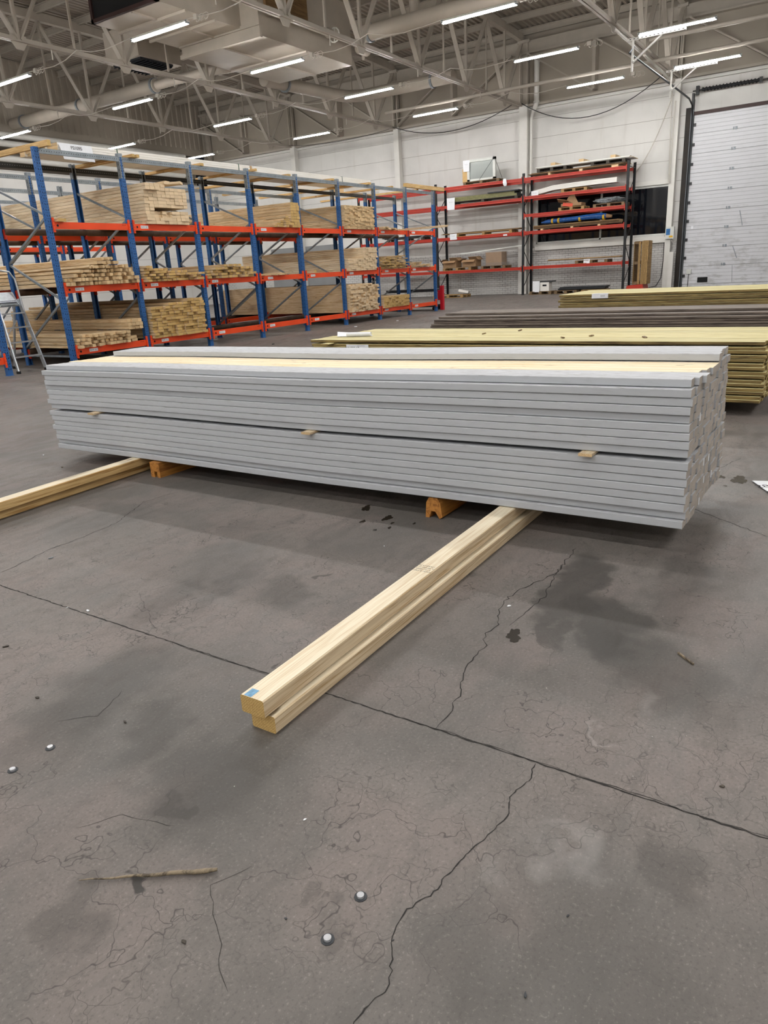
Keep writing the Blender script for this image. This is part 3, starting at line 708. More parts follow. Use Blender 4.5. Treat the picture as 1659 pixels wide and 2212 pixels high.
def galv_mesh(L, mat='galvanised', hole='hole_black'):
    m = MB().box(0, L, -.02, .02, -.09, 0); n = int(L/.052)
    for i in range(1, n): m.tube([(i*.052, -.022, -.045), (i*.052, -.02, -.045)], .0075, 6, 1)
    return m.mesh('top_beam', [mat, hole])
_um = {}
def UM(h, sl=None, mat='blue_steel', holes=True):
    k = (h, sl, mat, holes)
    if k not in _um: _um[k] = upright_mesh(h, sl, holes, mat)
    return _um[k]
BL = BAY-.10
B_or = beam_mesh(BL, 'orange_steel'); B_gv = galv_mesh(BL+.08); B_dk = galv_mesh(BL+.08, 'shaded_beam', 'zinc_head')  # last one is the rear beam, coloured near-black as unlit
P_rust = MB().tube([(0, 0, 0), (BL+.1, 0, 0)], .065, 12).box(-.01, .03, -.03, .03, -.14, .05, 1).mesh('rear_pipe', ['rust_pipe', 'red_steel'])
TAGM = MB().box(0, .2, -.003, 0, -.03, .03, 0).mesh('label_strip', ['paper'])
def rack_run(lab, k0, k1, yf, yr, levels, front_top=True, rear_dark=True, tags=True, skip=(), h=4.0, sleeve=.42):
    t = thing('pallet_rack', lab, 'racking', (0, 0, 0))
    for k in range(k0, k1+1):
        x = ux(k); put('upright', UM(h, sleeve if k > 0 else None), t, (x, yf, 0)); put('upright', UM(h-.02, .25), t, (x, yr, 0), (0, 0, math.pi))
        seq = [(yr, 3.45), (yf, 2.82), (yr, 2.02), (yf, 1.28), (yr, .35)]
        for a, b in zip(seq, seq[1:]): MB().bar((x, a[0], a[1]), (x, b[0], b[1]), .035, .04).obj('brace', ['galvanised'], t)
        MB().bar((x, yf, .2), (x, yr, .2), .03, .04).obj('brace', ['galvanised'], t)
    for k in range(k0, k1):
        x = ux(k)+.05
        for li, z in enumerate(levels):
            if (k, li) in skip: continue
            b = put('beam', B_or, t, (x, yf-.035, z))
            if tags and not (k in (0, 3, 4, 2) and li == 2 and k != 3) :
                tx = random.uniform(.17, .24) if random.random() < .8 else .3; tg = put('label_strip', TAGM, b, (tx, -.0255, -.06))
                text('%dx%d' % random.choice(((45, 70), (45, 95), (22, 100), (50, 50), (28, 120))), b, .036, (tx+.055, -.0295, -.06), (R(90), 0, 0))
                text('|||||', b, .03, (tx+.145, -.0295, -.06), (R(90), 0, 0))
            put('rear_pipe', P_rust, t, (x-.05, yr-.06, z-.07))
        if front_top: put('top_beam', B_gv, t, (x-.04, yf-.02, h-.015))
        put('top_beam', B_dk if rear_dark else B_gv, t, (x-.04, yr-.02, h-.05 if rear_dark else h-.1))
    return t
LV = (.345, 1.535, 2.712)
rack_run('blue and orange racking run facing the aisle, eight bays full of timber', 0, 8, YF, 14.85, LV)
rack_run('second blue racking run standing behind the front one', 0, 6, 16.5, 18.1, LV, rear_dark=False, tags=False)
rack_run('third blue racking run, hidden far behind near the left wall', 1, 4, 21.2, 22.6, (1.535, 2.712), rear_dark=False, tags=False)
# run beyond the gap, only its end post and a beam stub show
t = thing('pallet_rack', 'end of another blue racking run at the left edge, beyond the ladder', 'racking', (7.62, 13.45, 0), 0)
put('upright', UM(4.0), t, (0, 0, 0)); put('upright', UM(4.0), t, (0, 1.55, 0), (0, 0, math.pi))
for z in LV: put('beam', B_or, t, (-.05-BL, -.035, z))
for k, z in enumerate((3.4, 2.0)): MB().bar((0, 1.5, z), (0, 0, z-.75), .035, .04).bar((0, 0, z-.75), (0, 1.5, z-1.4), .035, .04).obj('brace', ['galvanised'], t)

# ------------------------------------------------------------ timber on the racking
def stick(name, dims, mats, loc, lab, cat, group, roll=0, yaw=0, pitch=0):
    me = plank_mesh(*dims, mats); o = put(name, me, None, loc)
    o.rotation_euler = Euler((roll, pitch, R(90)+yaw)); return tag(o, lab, cat, group)
def pile(name, cat, desc, x0, z0, cols, rows, w, t, L, mats, jit=.02, group='', yf=13.14, gap=.001, roll=0.0, profile=None, setback=None, wob=0.0, sh=.003):
    """boards pointing away from the aisle; rows from below, columns from the left"""
    for r in range(rows):
        nc = profile[r] if profile else (0, cols)
        for c in range(nc[0], nc[1]):
            y = yf + random.uniform(-jit, jit) + (setback(r, c) if setback else 0)
            lab = f'{desc}, row {r+1} up, {nth(c+1)} from left'
            stick(name, (L, w-sh-(.03*w+t*roll if roll else 0)-wob, t-sh-(w*roll*.8 if roll else 0)), mats, (x0+(c+.5)*(w+gap)+random.uniform(-wob, wob), y+L/2, z0+.001+(r+.5)*(t+gap)), lab, cat, group, roll=random.choice((0, 0, 1))*random.uniform(-roll, roll) if roll else 0, yaw=random.uniform(-.0004, .0004) if wob == 0 else random.uniform(-.0015, .0015))
def stock(name, desc, cat, specs, mats):
    m = MB()
    for x0, z0, cols, rows, w, t, L, yf, jit in specs:
        for r in range(rows):
            for q in range(cols):
                y = yf+random.uniform(-jit, jit); x = x0+q*(w+.001); z = z0+.001+r*(t+.001)
                m.box(x, x+w, y, y+.004, z, z+t, 1).box(x, x+w, y+.004, y+L, z, z+t, 0)
    o = tag(m.obj(name, list(mats)), desc, cat); o['kind'] = 'stuff'; return o
pale = ('pine_pale', 'end_pale'); yel = ('pine', 'end_yellow'); raw = ('pine', 'end_pine')
# bay 1 (k=0)
def heap(name, desc, x0, z0, width, prof, s, L, mats, group, yj=.12, cat='timber'):
    """untidy heap of square battens; prof = number per row"""
    for r, (a, n) in enumerate(prof):
        for c in range(n):
            tilt = 0 if r < 2 else random.choice((0, 0, R(12), R(-20), R(35)))
            stick(name, (L, s*(.76 if tilt else 1), s*(.76 if tilt else random.choice((.88, 1, 1)))), mats, (x0+a+(c+.5)*(s+.012)+random.uniform(-.004, .004), 13.12+L/2+random.uniform(-yj, yj), z0+.002+(r+.5)*(s+.008)), f'{desc}, row {r+1} up, {nth(c+1)} from left', cat, group, roll=tilt, yaw=random.uniform(-.001, .001))
heap('square_batten', 'pale batten in the rounded middle shelf heap', ux(0)+.08, LV[1], 1.7, [(0, 21), (.0, 21), (.08, 19), (.22, 16), (.45, 12), (.62, 8), (.85, 4)], .068, 4.2, ('pine', 'end_pine'), 'square battens in the rounded heap')
pile('square_batten', 'timber', 'pale batten on the bottom shelf near the ladder', ux(0)+.07, LV[0], 17, 4, .088, .062, 5.0, raw, .10, 'battens on the bottom shelf', profile=[(0, 17), (0, 17), (0, 15), (2, 14)], roll=.06, wob=.006)
pile('sawn_timber', 'timber', 'post stacked high beside the bottom shelf battens', ux(0)+1.35, LV[0]+.256, 4, 3, .088, .07, 5.2, raw, .03, 'high posts on the bottom shelf')
pile('square_batten', 'timber', 'stub batten by the first blue post', ux(0)+.12, LV[2], 3, 1, .06, .06, .5, yel, .02, 'stub battens')
# bay 2 (k=1)
pile('sawn_timber', 'timber', 'pale timber in the neat upper block', ux(1)+.38, LV[2], 10, 12, .118, .066, 5.4, pale, .015, 'timber in the neat upper block', profile=[(0, 10)]*4+[(0, 2), (0, 10)]+[(0, 10)]*4+[(0, 10), (0, 5)],
     setback=lambda r, c: (.05+.05*(c % 2) if (2 <= c <= 5 and 2 <= r <= 3) else 0)+(-.1 if r in (10, 11) and c < 3 else 0))
for i, (x, a) in enumerate(((.95, .1), (1.1, -.1), (1.3, .3))): stick('sawn_timber', (1.1, .118, .05), pale, (ux(1)+x, 13.65, LV[2]+.835+.012*i), f'loose short timber on top of the neat upper block, {nth(i+1)} from the left', 'timber', 'loose timber on the upper block', yaw=a, roll=.1*i)
pile('rough_plank', 'timber', 'rough plank on the second bay middle shelf', ux(1)+.07, LV[1], 14, 6, .118, .055, 4.6, yel, .13, 'rough timber on the middle shelf', profile=[(0, 14), (0, 14), (0, 14), (0, 11), (0, 6), (0, 3)], roll=.05, wob=.01)
pile('sawn_timber', 'timber', 'timber in the tall bottom stack, second bay', ux(1)+.10, LV[0], 12, 13, .131, .060, 5.4, ('pine', 'end_yellow'), .05, 'timber in the tall bottom stack', profile=[(0, 12)]*10+[(0, 12), (4, 12), (8, 12)], roll=.02)
# bay 3 (k=2)
pile('rough_plank', 'timber', 'rough plank on the third bay middle shelf', ux(2)+.07, LV[1], 13, 5, .12, .062, 4.6, yel, .14, 'rough timber in the third bay', profile=[(0, 13), (0, 13), (0, 13), (1, 12), (4, 9)], roll=.06, wob=.01)
# bay 4 (k=3)
pile('sawn_timber', 'timber', 'long timber in the narrow upper stack', ux(3)+1.42, LV[2], 3, 9, .118, .068, 5.4, ('pine', 'end_yellow'), .02, 'long timber in the fourth bay')
pile('timber_offcut', 'offcut', 'offcut piled beside the narrow upper stack', ux(3)+.72, LV[2], 5, 5, .12, .055, .7, yel, .06, 'offcuts in the fourth bay', yf=13.1, profile=[(0, 5), (1, 5), (2, 5), (3, 5), (3, 4)], roll=.05)
pile('loose_board', 'board', 'loose board on the fourth bay middle shelf', ux(3)+.1, LV[1], 8, 2, .12, .026, 4.0, raw, .1, 'thin boards in the fourth bay', profile=[(0, 8), (4, 8)])
# bay 5 (k=4)
pile('timber_offcut', 'offcut', 'small block on the fifth bay middle shelf', ux(4)+.35, LV[1], 1, 1, .1, .09, .4, yel, 0, 'blocks in the fifth bay')
# bay 6 (k=5)
pile('thin_board', 'board', 'thin board in the square upper stack', ux(5)+.1, LV[2], 12, 15, .128, .042, 5.4, raw, .03, 'thin boards in the square upper stack')
pile('thin_board', 'board', 'thin board in the sixth bay middle front stack', ux(5)+.12, LV[1], 12, 7, .128, .050, 5.4, pale, .02, 'thin boards in the low front stack')
pile('thin_board', 'board', 'thin board set back above the middle stack', ux(5)+.95, LV[1]+7*.051+.002, 6, 6, .128, .050, 5.0, pale, .02, 'set back boards in the sixth bay')
stock('board_stock', 'tall stack of many thin pale boards on the bottom shelf of the sixth bay', 'boards', [(ux(5)+.12, LV[0], 12, 17, .128, .044, 5.4, 13.14, .05), (ux(5)+.12, LV[0]+17*.045, 9, 1, .128, .044, 5.4, 13.14, .05)], ('pine_yaxis', 'end_pale'))
# bay 7 (k=6)
pile('loose_board', 'board', 'loose board on the seventh bay upper shelf', ux(6)+.2, LV[2], 8, 3, .13, .03, 3.6, raw, .12, 'loose boards in the seventh bay', profile=[(0, 8), (0, 6), (0, 3)], wob=.01)
pile('warped_board', 'board', 'warped board in the wavy seventh bay heap', ux(6)+.1, LV[1], 11, 10, .14, .04, 4.0, yel, .12, 'warped boards in the wavy heap', profile=[(0, 11)]*6+[(0, 10), (1, 10), (2, 9), (6, 10)], roll=.08, wob=.008)
stock('timber_stock', 'low dense block of yellowish timber on the bottom shelf of the seventh bay', 'timber', [(ux(6)+.1, LV[0], 11, 6, .145, .058, 4.6, 13.14, .03), (ux(2)+.35, LV[2], 10, 5, .118, .066, 1.6, 16.4, .03)], ('pine_yaxis', 'end_yellow'))
# bay 8 (k=7)
pile('loose_board', 'board', 'loose board on the last bay middle shelf', ux(7)+.1, LV[1], 10, 5, .14, .036, 3.8, yel, .15, 'thin boards in the last bay', profile=[(0, 10), (0, 10), (0, 8), (1, 6), (2, 5)], roll=.05, wob=.01)
for i, (x, y0, y1) in enumerate(((21.35, 11.35, 14.6), (21.95, 11.7, 14.8))):
    o = put('long_lath', plank_mesh(y1-y0, .07, .026, raw), None, (x, (y0+y1)/2, LV[2]+.015), (0, 0, R(90)))
    tag(o, ('long pale lath sticking out over the aisle from the upper shelf, left of two', 'long pale lath sticking out over the aisle from the upper shelf, right of two')[i], 'lath')
# timber on the second run seen through the front run
# boards across the top of the racking
k = 0
for r in range(3):
    for c in range(7):
        for s in range(2):
            x = 9.55+2.7+s*5.49+random.uniform(-.04, .04); k += 1
            o = put('white_board', plank_mesh(5.38, .17, .042, ('white_side', 'end_pine')), None, (x, 13.62+c*.172, 4.045+.022+r*.044))
            tag(o, f'white board on the racking top, {("left", "right")[s]} bundle, layer {r+1} up, {nth(c+1)} from front', 'board', 'white boards on top of the racking')
k = 0
for x, w_, h_, y0, y1 in ((9.0, .07, .10, 12.95, 16.6), (11.0, .07, .055, 13.1, 15.2), (11.12, .07, .055, 13.1, 15.2), (13.0, .1, .055, 13.2, 15.6), (14.7, .06, .055, 13.1, 15.2), (16.2, .12, .055, 13.3, 17.5), (18.0, .12, .055, 13.2, 17.5), (19.8, .12, .055, 13.15, 17.6), (21.3, .12, .055, 13.3, 17.0), (22.9, .12, .055, 13.3, 17.4)):
    k += 1
    o = put('cross_bearer', plank_mesh(y1-y0, w_, h_, ('pine_amber', 'end_yellow')), None, (x, (y0+y1)/2, 3.988+h_/2), (0, 0, R(90)))
    tag(o, f'wooden cross bearer on top of the racking, {nth(k)} from the left', 'bearer', 'cross bearers on top of the racking')
o = put('cross_beam', plank_mesh(2.6, .12, .12, ('pine_amber', 'end_yellow')), None, (23.3, 13.25, 4.10), (0, 0, R(8)))
o.rotation_euler = (0, 0, R(0)); tag(o, 'thick wooden beam lying on the far end of the racking top', 'beam')
for i, (x, y, n) in enumerate(((20.3, 16.0, 3), (22.6, 15.6, 5))):
    for q in range(n):
        tag(put('white_board', plank_mesh(2.2, .5, .04, ('white_side', 'end_pine')), None, (x, y, 4.1+q*.042)), f'short white board on the far racking top, {("left", "right")[i]} pile, {nth(q+1)} layer up', 'board', 'short white boards on the far racking top')
sh = thing('paper_sheet', 'white printed paper hanging from the white boards at the left end of the racking top', 'paper', (9.95, 13.51, 4.0))
MB().add([(-.36, 0, .17), (.38, .0, .17), (.40, -.02, -.12), (-.30, -.02, -.12)], [(0, 1, 2, 3)]).add([(-.36, .003, .17), (.38, .003, .17), (.40, -.017, -.12), (-.30, -.017, -.12)], [(0, 1, 2, 3)]).obj('sheet', ['paper'], sh)
text('P21095', sh, .085, (.02, -.012, .10), (R(84), 0, 0)); text('Valkoinen  paneeli  kuivattu', sh, .042, (.03, -.022, .02), (R(84), 0, 0)); text('18x120  5,4m  125 kpl', sh, .042, (.03, -.028, -.03), (R(84), 0, 0))
for x in (10.95, 14.55, 18.9): tag(MB().box(x, x+.02, 13.525, 13.53, 4.03, 4.185).box(x, x+.02, 13.53, 14.75, 4.183, 4.188).obj('strap_band', ['strap_green']), f'thin green strap round the white boards, {("left", "middle", "right")[int((x-10)/3.5)]} one', 'strap')

# ladder
t = thing('step_ladder', 'aluminium platform step ladder leaning in the gap beside the blue racking', 'ladder', (8.12, 13.8, 0))
def rail(x): return MB().tube([(x, -.38, .02), (x, .02, 1.33), (x+.0, .04, 1.36)], .018, 8)
m = MB(); 
for s in (-1, 1): MB().bar((s*.29, -.30, .03), (s*.22, .06, 1.36), .025, .075).obj('front_rail', ['aluminium'], t)
for s in (-1, 1): MB().bar((s*.26, .75, .03), (s*.21, .20, 1.30), .025, .05).obj('rear_rail', ['aluminium'], t)
MB().tube([(.24, -.02, 1.15), (.235, .06, 1.72), (.17, .1, 1.86), (.0, .1, 1.89), (-.17, .1, 1.86), (-.235, .06, 1.72), (-.24, -.02, 1.15)], .018, 8).obj('hand_rail', ['aluminium'], t)
MB().obox((0, .12, 1.36), (.42, .30, .03), (R(58), 0, 0)).obj('platform', ['aluminium'], t)
m = MB()
for k in range(9): m.obox((0, .0+k*.028, 1.252+k*.0255), (.36, .008, .012), (R(45), 0, 0))
m.obj('platform_grip', ['rubber'], t)
for k, z in enumerate((.30, .57, .84, 1.1)): 
    f = z/1.36; MB().box(-.29+.07*f, .29-.07*f, -.30+.36*f-.05, -.30+.36*f+.05, z-.012, z+.012).obj('step', ['aluminium'], t)
for s in (-1, 1):
    MB().box(s*.29-.025, s*.29+.025, -.34, -.27, 0, .05).obj('foot', ['rubber'], t); MB().box(s*.26-.025, s*.26+.025, .72, .79, 0, .05).obj('foot', ['rubber'], t)
MB().bar((-.26, .7, .15), (.24, .3, .95), .015, .02).bar((.26, .7, .15), (-.24, .3, .95), .015, .02).obj('cross_brace', ['aluminium'], t)
t = thing('post_guard', 'white steel column standing behind the ladder', 'column', (7.55, 15.6, 0)); MB().box(-.14, .14, -.14, .14, 0, 8.5).obj('shaft', ['white_steel'], t)

# ============================================================ RED RACKING at the back wall
XR, XRR = 34.45, 35.5
UP_B = UM(5.42, None, 'black_steel', True)
def rmesh(L):
    m = MB().box(-.025, .025, 0, L, -.13, -.085).box(.0, .02, 0, L, -.085, -.045).box(-.025, .025, 0, L, -.045, 0)
    for y in (0, L): m.box(-.045, -.02, y-.03 if y else y, y if y else y+.03, -.22, .06)
    return m.mesh('beam', ['red_steel'])
YU = (9.5, 14.3, 18.98, 23.7)
t = thing('pallet_rack', 'red and black pallet racking standing against the back wall', 'racking', (0, 0, 0))
for y in YU:
    put('upright', UP_B, t, (XR+.03, y, 0), (0, 0, R(-90))); put('upright', UP_B, t, (XRR, y, 0), (0, 0, R(90)))
    zz = [.3, 1.2, 2.1, 3.0, 3.9, 4.8]
    for i in range(5): a, b = ((XR+.03, XRR), (XRR, XR+.03))[i % 2]; MB().bar((a, y, zz[i]), (b, y, zz[i+1]), .025, .025).obj('brace', ['black_steel'], t)
    MB().bar((XR+.03, y, 5.2), (XRR, y, 5.2), .025, .025).obj('brace', ['black_steel'], t)
RL = {0: (5.22, 4.42, 3.65, 2.89, 1.31), 1: (5.22, 4.38, 2.89, 1.29), 2: (5.22, 4.38, 2.89, 1.29)}
for i in range(3):
    L = YU[i+1]-YU[i]-.1; me = rmesh(L)
    for z in RL[i]: put('beam', me, t, (XR-.01, YU[i]+.05, z)); put('beam', me, t, (XRR+.04, YU[i]+.05, z), (0, 0, 0))
    MB().box(XR+.2, XR+.22, YU[i]+.1, YU[i]+.1, 0, 0)
for i, (y, z) in enumerate(((17.8, 2.88), (15.1, 2.87))): MB().box(XR-.04, XR-.035, y, y+.2, z-.10, z-.03).obj('label_strip', ['paper'], t)
# pallets
def make_pallet(lab, mat='pallet_wood', wx=.8, wy=1.2):
    t = thing('pallet', lab, 'pallet', (0, 0, 0), 0, 'wooden pallets')
    for k in range(5): x = -wx/2+k*(wx-.12)/4; MB().box(x, x+.12, -wy/2, wy/2, .122, .144).obj('deck_board', [mat], t)
    for y in (-wy/2, -.07, wy/2-.14): MB().box(-wx/2, wx/2, y, y+.14, .1, .121).obj('stringer', [mat], t)
    for y in (-wy/2, -.07, wy/2-.14):
        for x in (-wx/2, -.05, wx/2-.1): MB().box(x, x+.1, y, y+.14, .022, .1).obj('block', [mat], t)
    for x in (-wx/2, -.05, wx/2-.1): MB().box(x, x+.1, -wy/2, wy/2, 0, .021).obj('skid', [mat], t)
    return t
pl = {}
def pallet(lab, loc, mat='pallet_wood', rz=0, wx=.8, wy=1.2):
    k = (mat, wx, wy); loc = (loc[0], loc[1], loc[2]+.003)
    if k not in pl: t = pl[k] = make_pallet(lab, mat, wx, wy); t.location = loc; t.rotation_euler = (0, 0, rz); return t
    return dup(pl[k], loc, rz, lab)
XC = 35.0
def paper(lab, x, y, z, w_, h_, txt=None, rz=0):
    t = thing('paper_sheet', lab, 'paper', (x, y, z), rz)
    MB().add([(0, -w_/2, 0), (0, w_/2, 0), (.004, w_/2*.95, -h_), (-.012, -w_/2*.9, -h_)], [(0, 1, 2, 3)]).add([(.003, -w_/2, 0), (.003, w_/2, 0), (.007, w_/2*.95, -h_), (-.009, -w_/2*.9, -h_)], [(0, 1, 2, 3)]).obj('sheet', ['paper'], t)
    text(txt or '::: :: ::', t, w_*.2, (-.008, 0, -h_*.35), (R(90), 0, R(-90))); return t
def boards(name, lab, n, x0, x1, y0, y1, z, t_, mats, cat='board', slope=0, group=None):
    for i in range(n):
        jy = random.uniform(-.12, .12); jx = random.uniform(-.05, .05)
        o = put(name, plank_mesh(y1-y0, x1-x0, t_-.002, mats), None, ((x0+x1)/2+jx, (y0+y1)/2+jy, z+t_/2+i*t_), (0, slope, R(90)))
        tag(o, f'{lab}, {nth(i+1)} layer up' if n > 1 else lab, cat, group or lab)
# right bay
boards('wood_batten', 'wooden cross batten on top of the right red bay', 1, 34.5, 35.5, 13.0, 13.1, 5.22, .10, raw)
boards('wood_batten', 'short wooden packer on top of the right red bay', 1, 34.5, 35.5, 10.0, 10.3, 5.22, .10, raw)
boards('wood_batten', 'wooden packer in the middle of the top of the right red bay', 1, 34.5, 35.5, 11.6, 11.75, 5.22, .10, raw)
boards('brown_plank', 'long brown plank on the top of the right red bay', 2, 34.5, 35.4, 9.7, 14.0, 5.321, .03, ('brown_board', 'end_yellow'))
pallet('dark pallet at the right end of the red racking top, under the white boards', (XC-.1, 10.4, 5.385), 'pallet_dark', 0, .9, 1.5)
pallet('dark pallet at the left end of the red racking top', (XC-.1, 12.95, 5.385), 'pallet_dark', 0, .9, 1.4)
boards('white_sheet', 'thin white sheet on the dark pallets of the right red bay', 3, 34.5, 35.4, 9.45, 13.7, 5.531, .025, ('white_panel', 'end_pine'))
for y, s in ((12.9, 'left'), (11.6, 'middle'), (10.2, 'right')): tag(put('wood_block', plank_mesh(.9, .22, .11, ('pine', 'end_pine')), None, (34.95, y, 5.665)), f'small pale wood block on the white panels, {s} one of three', 'block', 'wood blocks on the white panels')
pallet('light pallet under the bundle of white panels', (XC-.1, 11.9, 4.42), 'pallet_light')
for i in range(6):
    pts = [(XC-.5, 13.95, .0), (XC-.5, 12.9, .155), (XC-.5, 11.9, .185), (XC-.5, 10.9, .2), (XC-.5, 10.0, .2)]; m = MB(); z = 4.42+i*.034
    for a, b in zip(pts, pts[1:]): m.add([(x, p[1], z+p[2]+dz) for p in (a, b) for x in (34.55, 35.1) for dz in (.0, .031)], [(0, 1, 3, 2), (4, 6, 7, 5), (0, 4, 5, 1), (2, 3, 7, 6), (0, 2, 6, 4), (1, 5, 7, 3)])
    tag(m.obj('bent_panel', ['white_panel']), f'long bending white panel on the light pallet, {nth(i+1)} layer up', 'panel', 'bending white panels')
paper('white paper on the left end of the bending white panels', 34.5, 13.75, 4.62, .36, .26)
pallet('pallet under the torn cardboard in the right red bay', (XC-.1, 12.0, 3.65), 'pallet_light')
pallet('pallet under the grey film bundle in the right red bay', (XC-.1, 10.3, 3.65), 'pallet_wood', 0, .8, 1.4)
t = thing('torn_carton', 'torn open cardboard with a pointed flap, on a pallet in the red racking', 'cardboard box', (XC-.35, 12.05, 3.83))
MB().box(-.1, .5, -.5, .45, 0, .12).obj('flattened_box', ['carton'], t)
MB().prism([(-.35, .1), (-.1, .55), (.15, .35), (.25, .1)], 0, -.06, -.04).obj('pointed_flap', ['carton'], t); MB().obox((-.1, .35, .22), (.4, .5, .015), (.2, .3, .2)).obox((0, .05, .2), (.3, .25, .015), (.7, .1, 0)).obj('flap', ['carton'], t)
MB().obox((-.13, .12, .06), (.015, .45, .14), (.15, 0, .1)).obj('orange_flap', ['orange_paper'], t)
def lump(name, lab, cat, c, s, mat, seed, n=14, parts=None):
    random.seed(seed); m = MB(); vs = []; fs = []; N, K = n, n*2
    for i in range(N+1):
        th = math.pi*i/N
        for j in range(K):
            ph = 2*math.pi*j/K; r = 1+.22*math.sin(3*ph+seed)*math.sin(2*th)+random.uniform(-.12, .12)
            vs.append((c[0]+s[0]*r*math.sin(th)*math.cos(ph), c[1]+s[1]*r*math.sin(th)*math.sin(ph), max(c[2]-s[2]*.98, c[2]+s[2]*r*math.cos(th))))
    for i in range(N):
        for j in range(K): fs.append((i*K+j, i*K+(j+1) % K, (i+1)*K+(j+1) % K, (i+1)*K+j))
    m.add(vs, fs, 0, False); random.seed(seed+5); return tag(m.obj(name, [mat]), lab, cat)
lump('film_bundle', 'crumpled grey plastic film bundle on a pallet in the red racking', 'plastic film', (XC-.2, 10.3, 3.92), (.32, .72, .12), 'grey_film', 3)
boards('brown_plank', 'long brown plank under the blue wrapped roll', 3, 34.5, 35.1, 9.9, 13.9, 2.96, .05, ('brown_board', 'end_pine'))
for y in (13.2, 10.6, 11.9): boards('wood_batten', f'wooden packer under the blue roll, {({13.2: "left", 11.9: "middle", 10.6: "right"})[y]} one', 1, 34.5, 35.4, y, y+.12, 2.891, .068, raw)
t = thing('wrapped_roll', 'long roll in blue plastic with yellow tape, lying in the red racking', 'roll', (XC-.25, 0, 3.25))
MB().tube([(0, 13.5, -.02), (0, 13.2, 0), (0, 12, .03), (0, 11, .06), (0, 10.7, .05), (0, 10.45, .04)], [.03, .09, .1, .12, .15, .11], 12).obj('blue_wrap', ['blue_film'], t)
MB().tube([(0, 10.5, .04), (0, 10.2, .0)], [.1, .06], 8).obj('paper_end', ['carton'], t)
for y, r in ((13.0, .1), (12.7, .105), (11.7, .108), (10.6, .135)): MB().tube([(0, y, .01), (0, y-.09, .012)], r+.008, 12).obj('tape_band', ['yellow_tape'], t)
pallet('pallet under the thin laths on the low shelf of the right red bay', (XC-.1, 11.0, 1.31), 'pallet_wood', 0, .8, 1.5)
boards('thin_lath', 'thin lath pack on the low shelf of the right red bay', 3, 34.6, 35.0, 9.8, 13.2, 1.50, .022, ('pallet_light', 'end_pine'))
paper('white paper on the pallet of the right low red shelf', 34.5, 11.2, 1.50, .3, .26)
pallet('dark pallet on the floor under the right red bay, left one', (XC-.3, 13.35, 0), 'pallet_wood', 0, .8, 1.1); pallet('dark pallet on the floor under the right red bay, middle one', (XC-.3, 12.1, 0), 'pallet_wood', 0, .8, 1.1)
pallet('dark pallet on the floor under the right red bay, right one', (XC-.3, 10.8, 0), 'pallet_light', 0, .8, 1.1)
boards('dark_sheet', 'dark grey sheet on the floor pallets under the red racking', 4, 34.6, 35.3, 10.4, 12.6, .155, .035, ('charcoal', 'charcoal'))
t = thing('parcel_box', 'small white box with printed corners on the floor pallet under the red racking', 'box', (XC-.45, 13.15, .155)); MB().box(-.2, .2, -.22, .22, 0, .4).obj('carton_body', ['white_panel'], t); MB().box(-.203, -.2, -.1, .1, .22, .3).obj('print', ['ink'], t)
paper('white plastic sheet hanging in front of the floor pallet beside the parcel', 34.3, 13.55, .62, .36, .5, ' ')
t = thing('shelf_board', 'dark board resting over the white parcel', 'board', (XC-.35, 13.3, .56)); MB().box(-.3, .3, -.5, .5, 0, .05).obj('slab', ['charcoal'], t)
# left bay
t = thing('window_unit', 'white framed window unit standing on a pallet on top of the red racking', 'window', (XC-.1, 16.65, 5.37))
for p in ((-.75, -.62, 0, 1.0), (.62, .75, 0, 1.0)): MB().box(-.06, .06, p[0], p[1], p[2], p[3]).obj('frame_stile', ['frame_white'], t)
for z in (0, .88): MB().box(-.06, .06, -.75, .75, z, z+.12).obj('frame_rail', ['frame_white'], t)
MB().box(-.02, -.01, -.62, .62, .12, .88).obj('pane', ['clear_pane'], t)
MB().box(-.06, .06, .75, 1.0, 0, .62).obj('packing_batten', ['pine_amber'], t)
MB().bar((-.07, -.7, .98), (-.07, .1, .05), .012, .012).bar((-.07, -.75, .9), (-.3, -1.25, -.1), .012, .012).obj('strap', ['black_steel'], t)
paper('white paper on the left side of the window unit', XC-.19, 17.42, 6.36, .36, .5)
pallet('pallet under the window unit on top of the red racking', (XC-.1, 16.5, 5.22), 'pallet_wood', 0, .8, 1.9)
tag(lump('plastic_scrap', 'scrap of pale plastic hanging on the top red beam', 'plastic', (34.38, 15.2, 5.12), (.03, .1, .16), 'paper', 9, 8), 'scrap of pale plastic hanging on the top red beam', 'plastic')
pallet('dark pallet under the green edged frames', (XC-.1, 16.4, 4.38), 'pallet_dark', 0, .9, 3.6)
boards('framed_panel', 'green edged panel frame on the dark pallet of the left red bay', 2, 34.5, 35.3, 14.75, 18.2, 4.53, .10, ('green_panel', 'charcoal'))
boards('dark_sheet', 'dark sheet on top of the green edged frames', 1, 34.5, 35.3, 14.6, 16.2, 4.735, .05, ('charcoal', 'charcoal'))
paper('white paper hanging at the left of the green edged frames', 34.4, 18.1, 4.72, .45, .55)
pallet('light pallet under the thin sheets on the middle left red shelf', (XC-.1, 16.4, 2.89), 'pallet_light', 0, .8, 3.0)
boards('thin_sheet', 'long thin brown sheet on the middle left red shelf', 2, 34.5, 35.2, 14.5, 18.7, 3.04, .025, ('brown_board', 'end_pine'))
paper('white paper on the middle left red shelf', 34.4, 18.0, 3.05, .4, .28)
pallet('pallet under the open brown cartons', (XC-.1, 17.9, 1.29), 'pallet_light', 0, .8, 1.6)
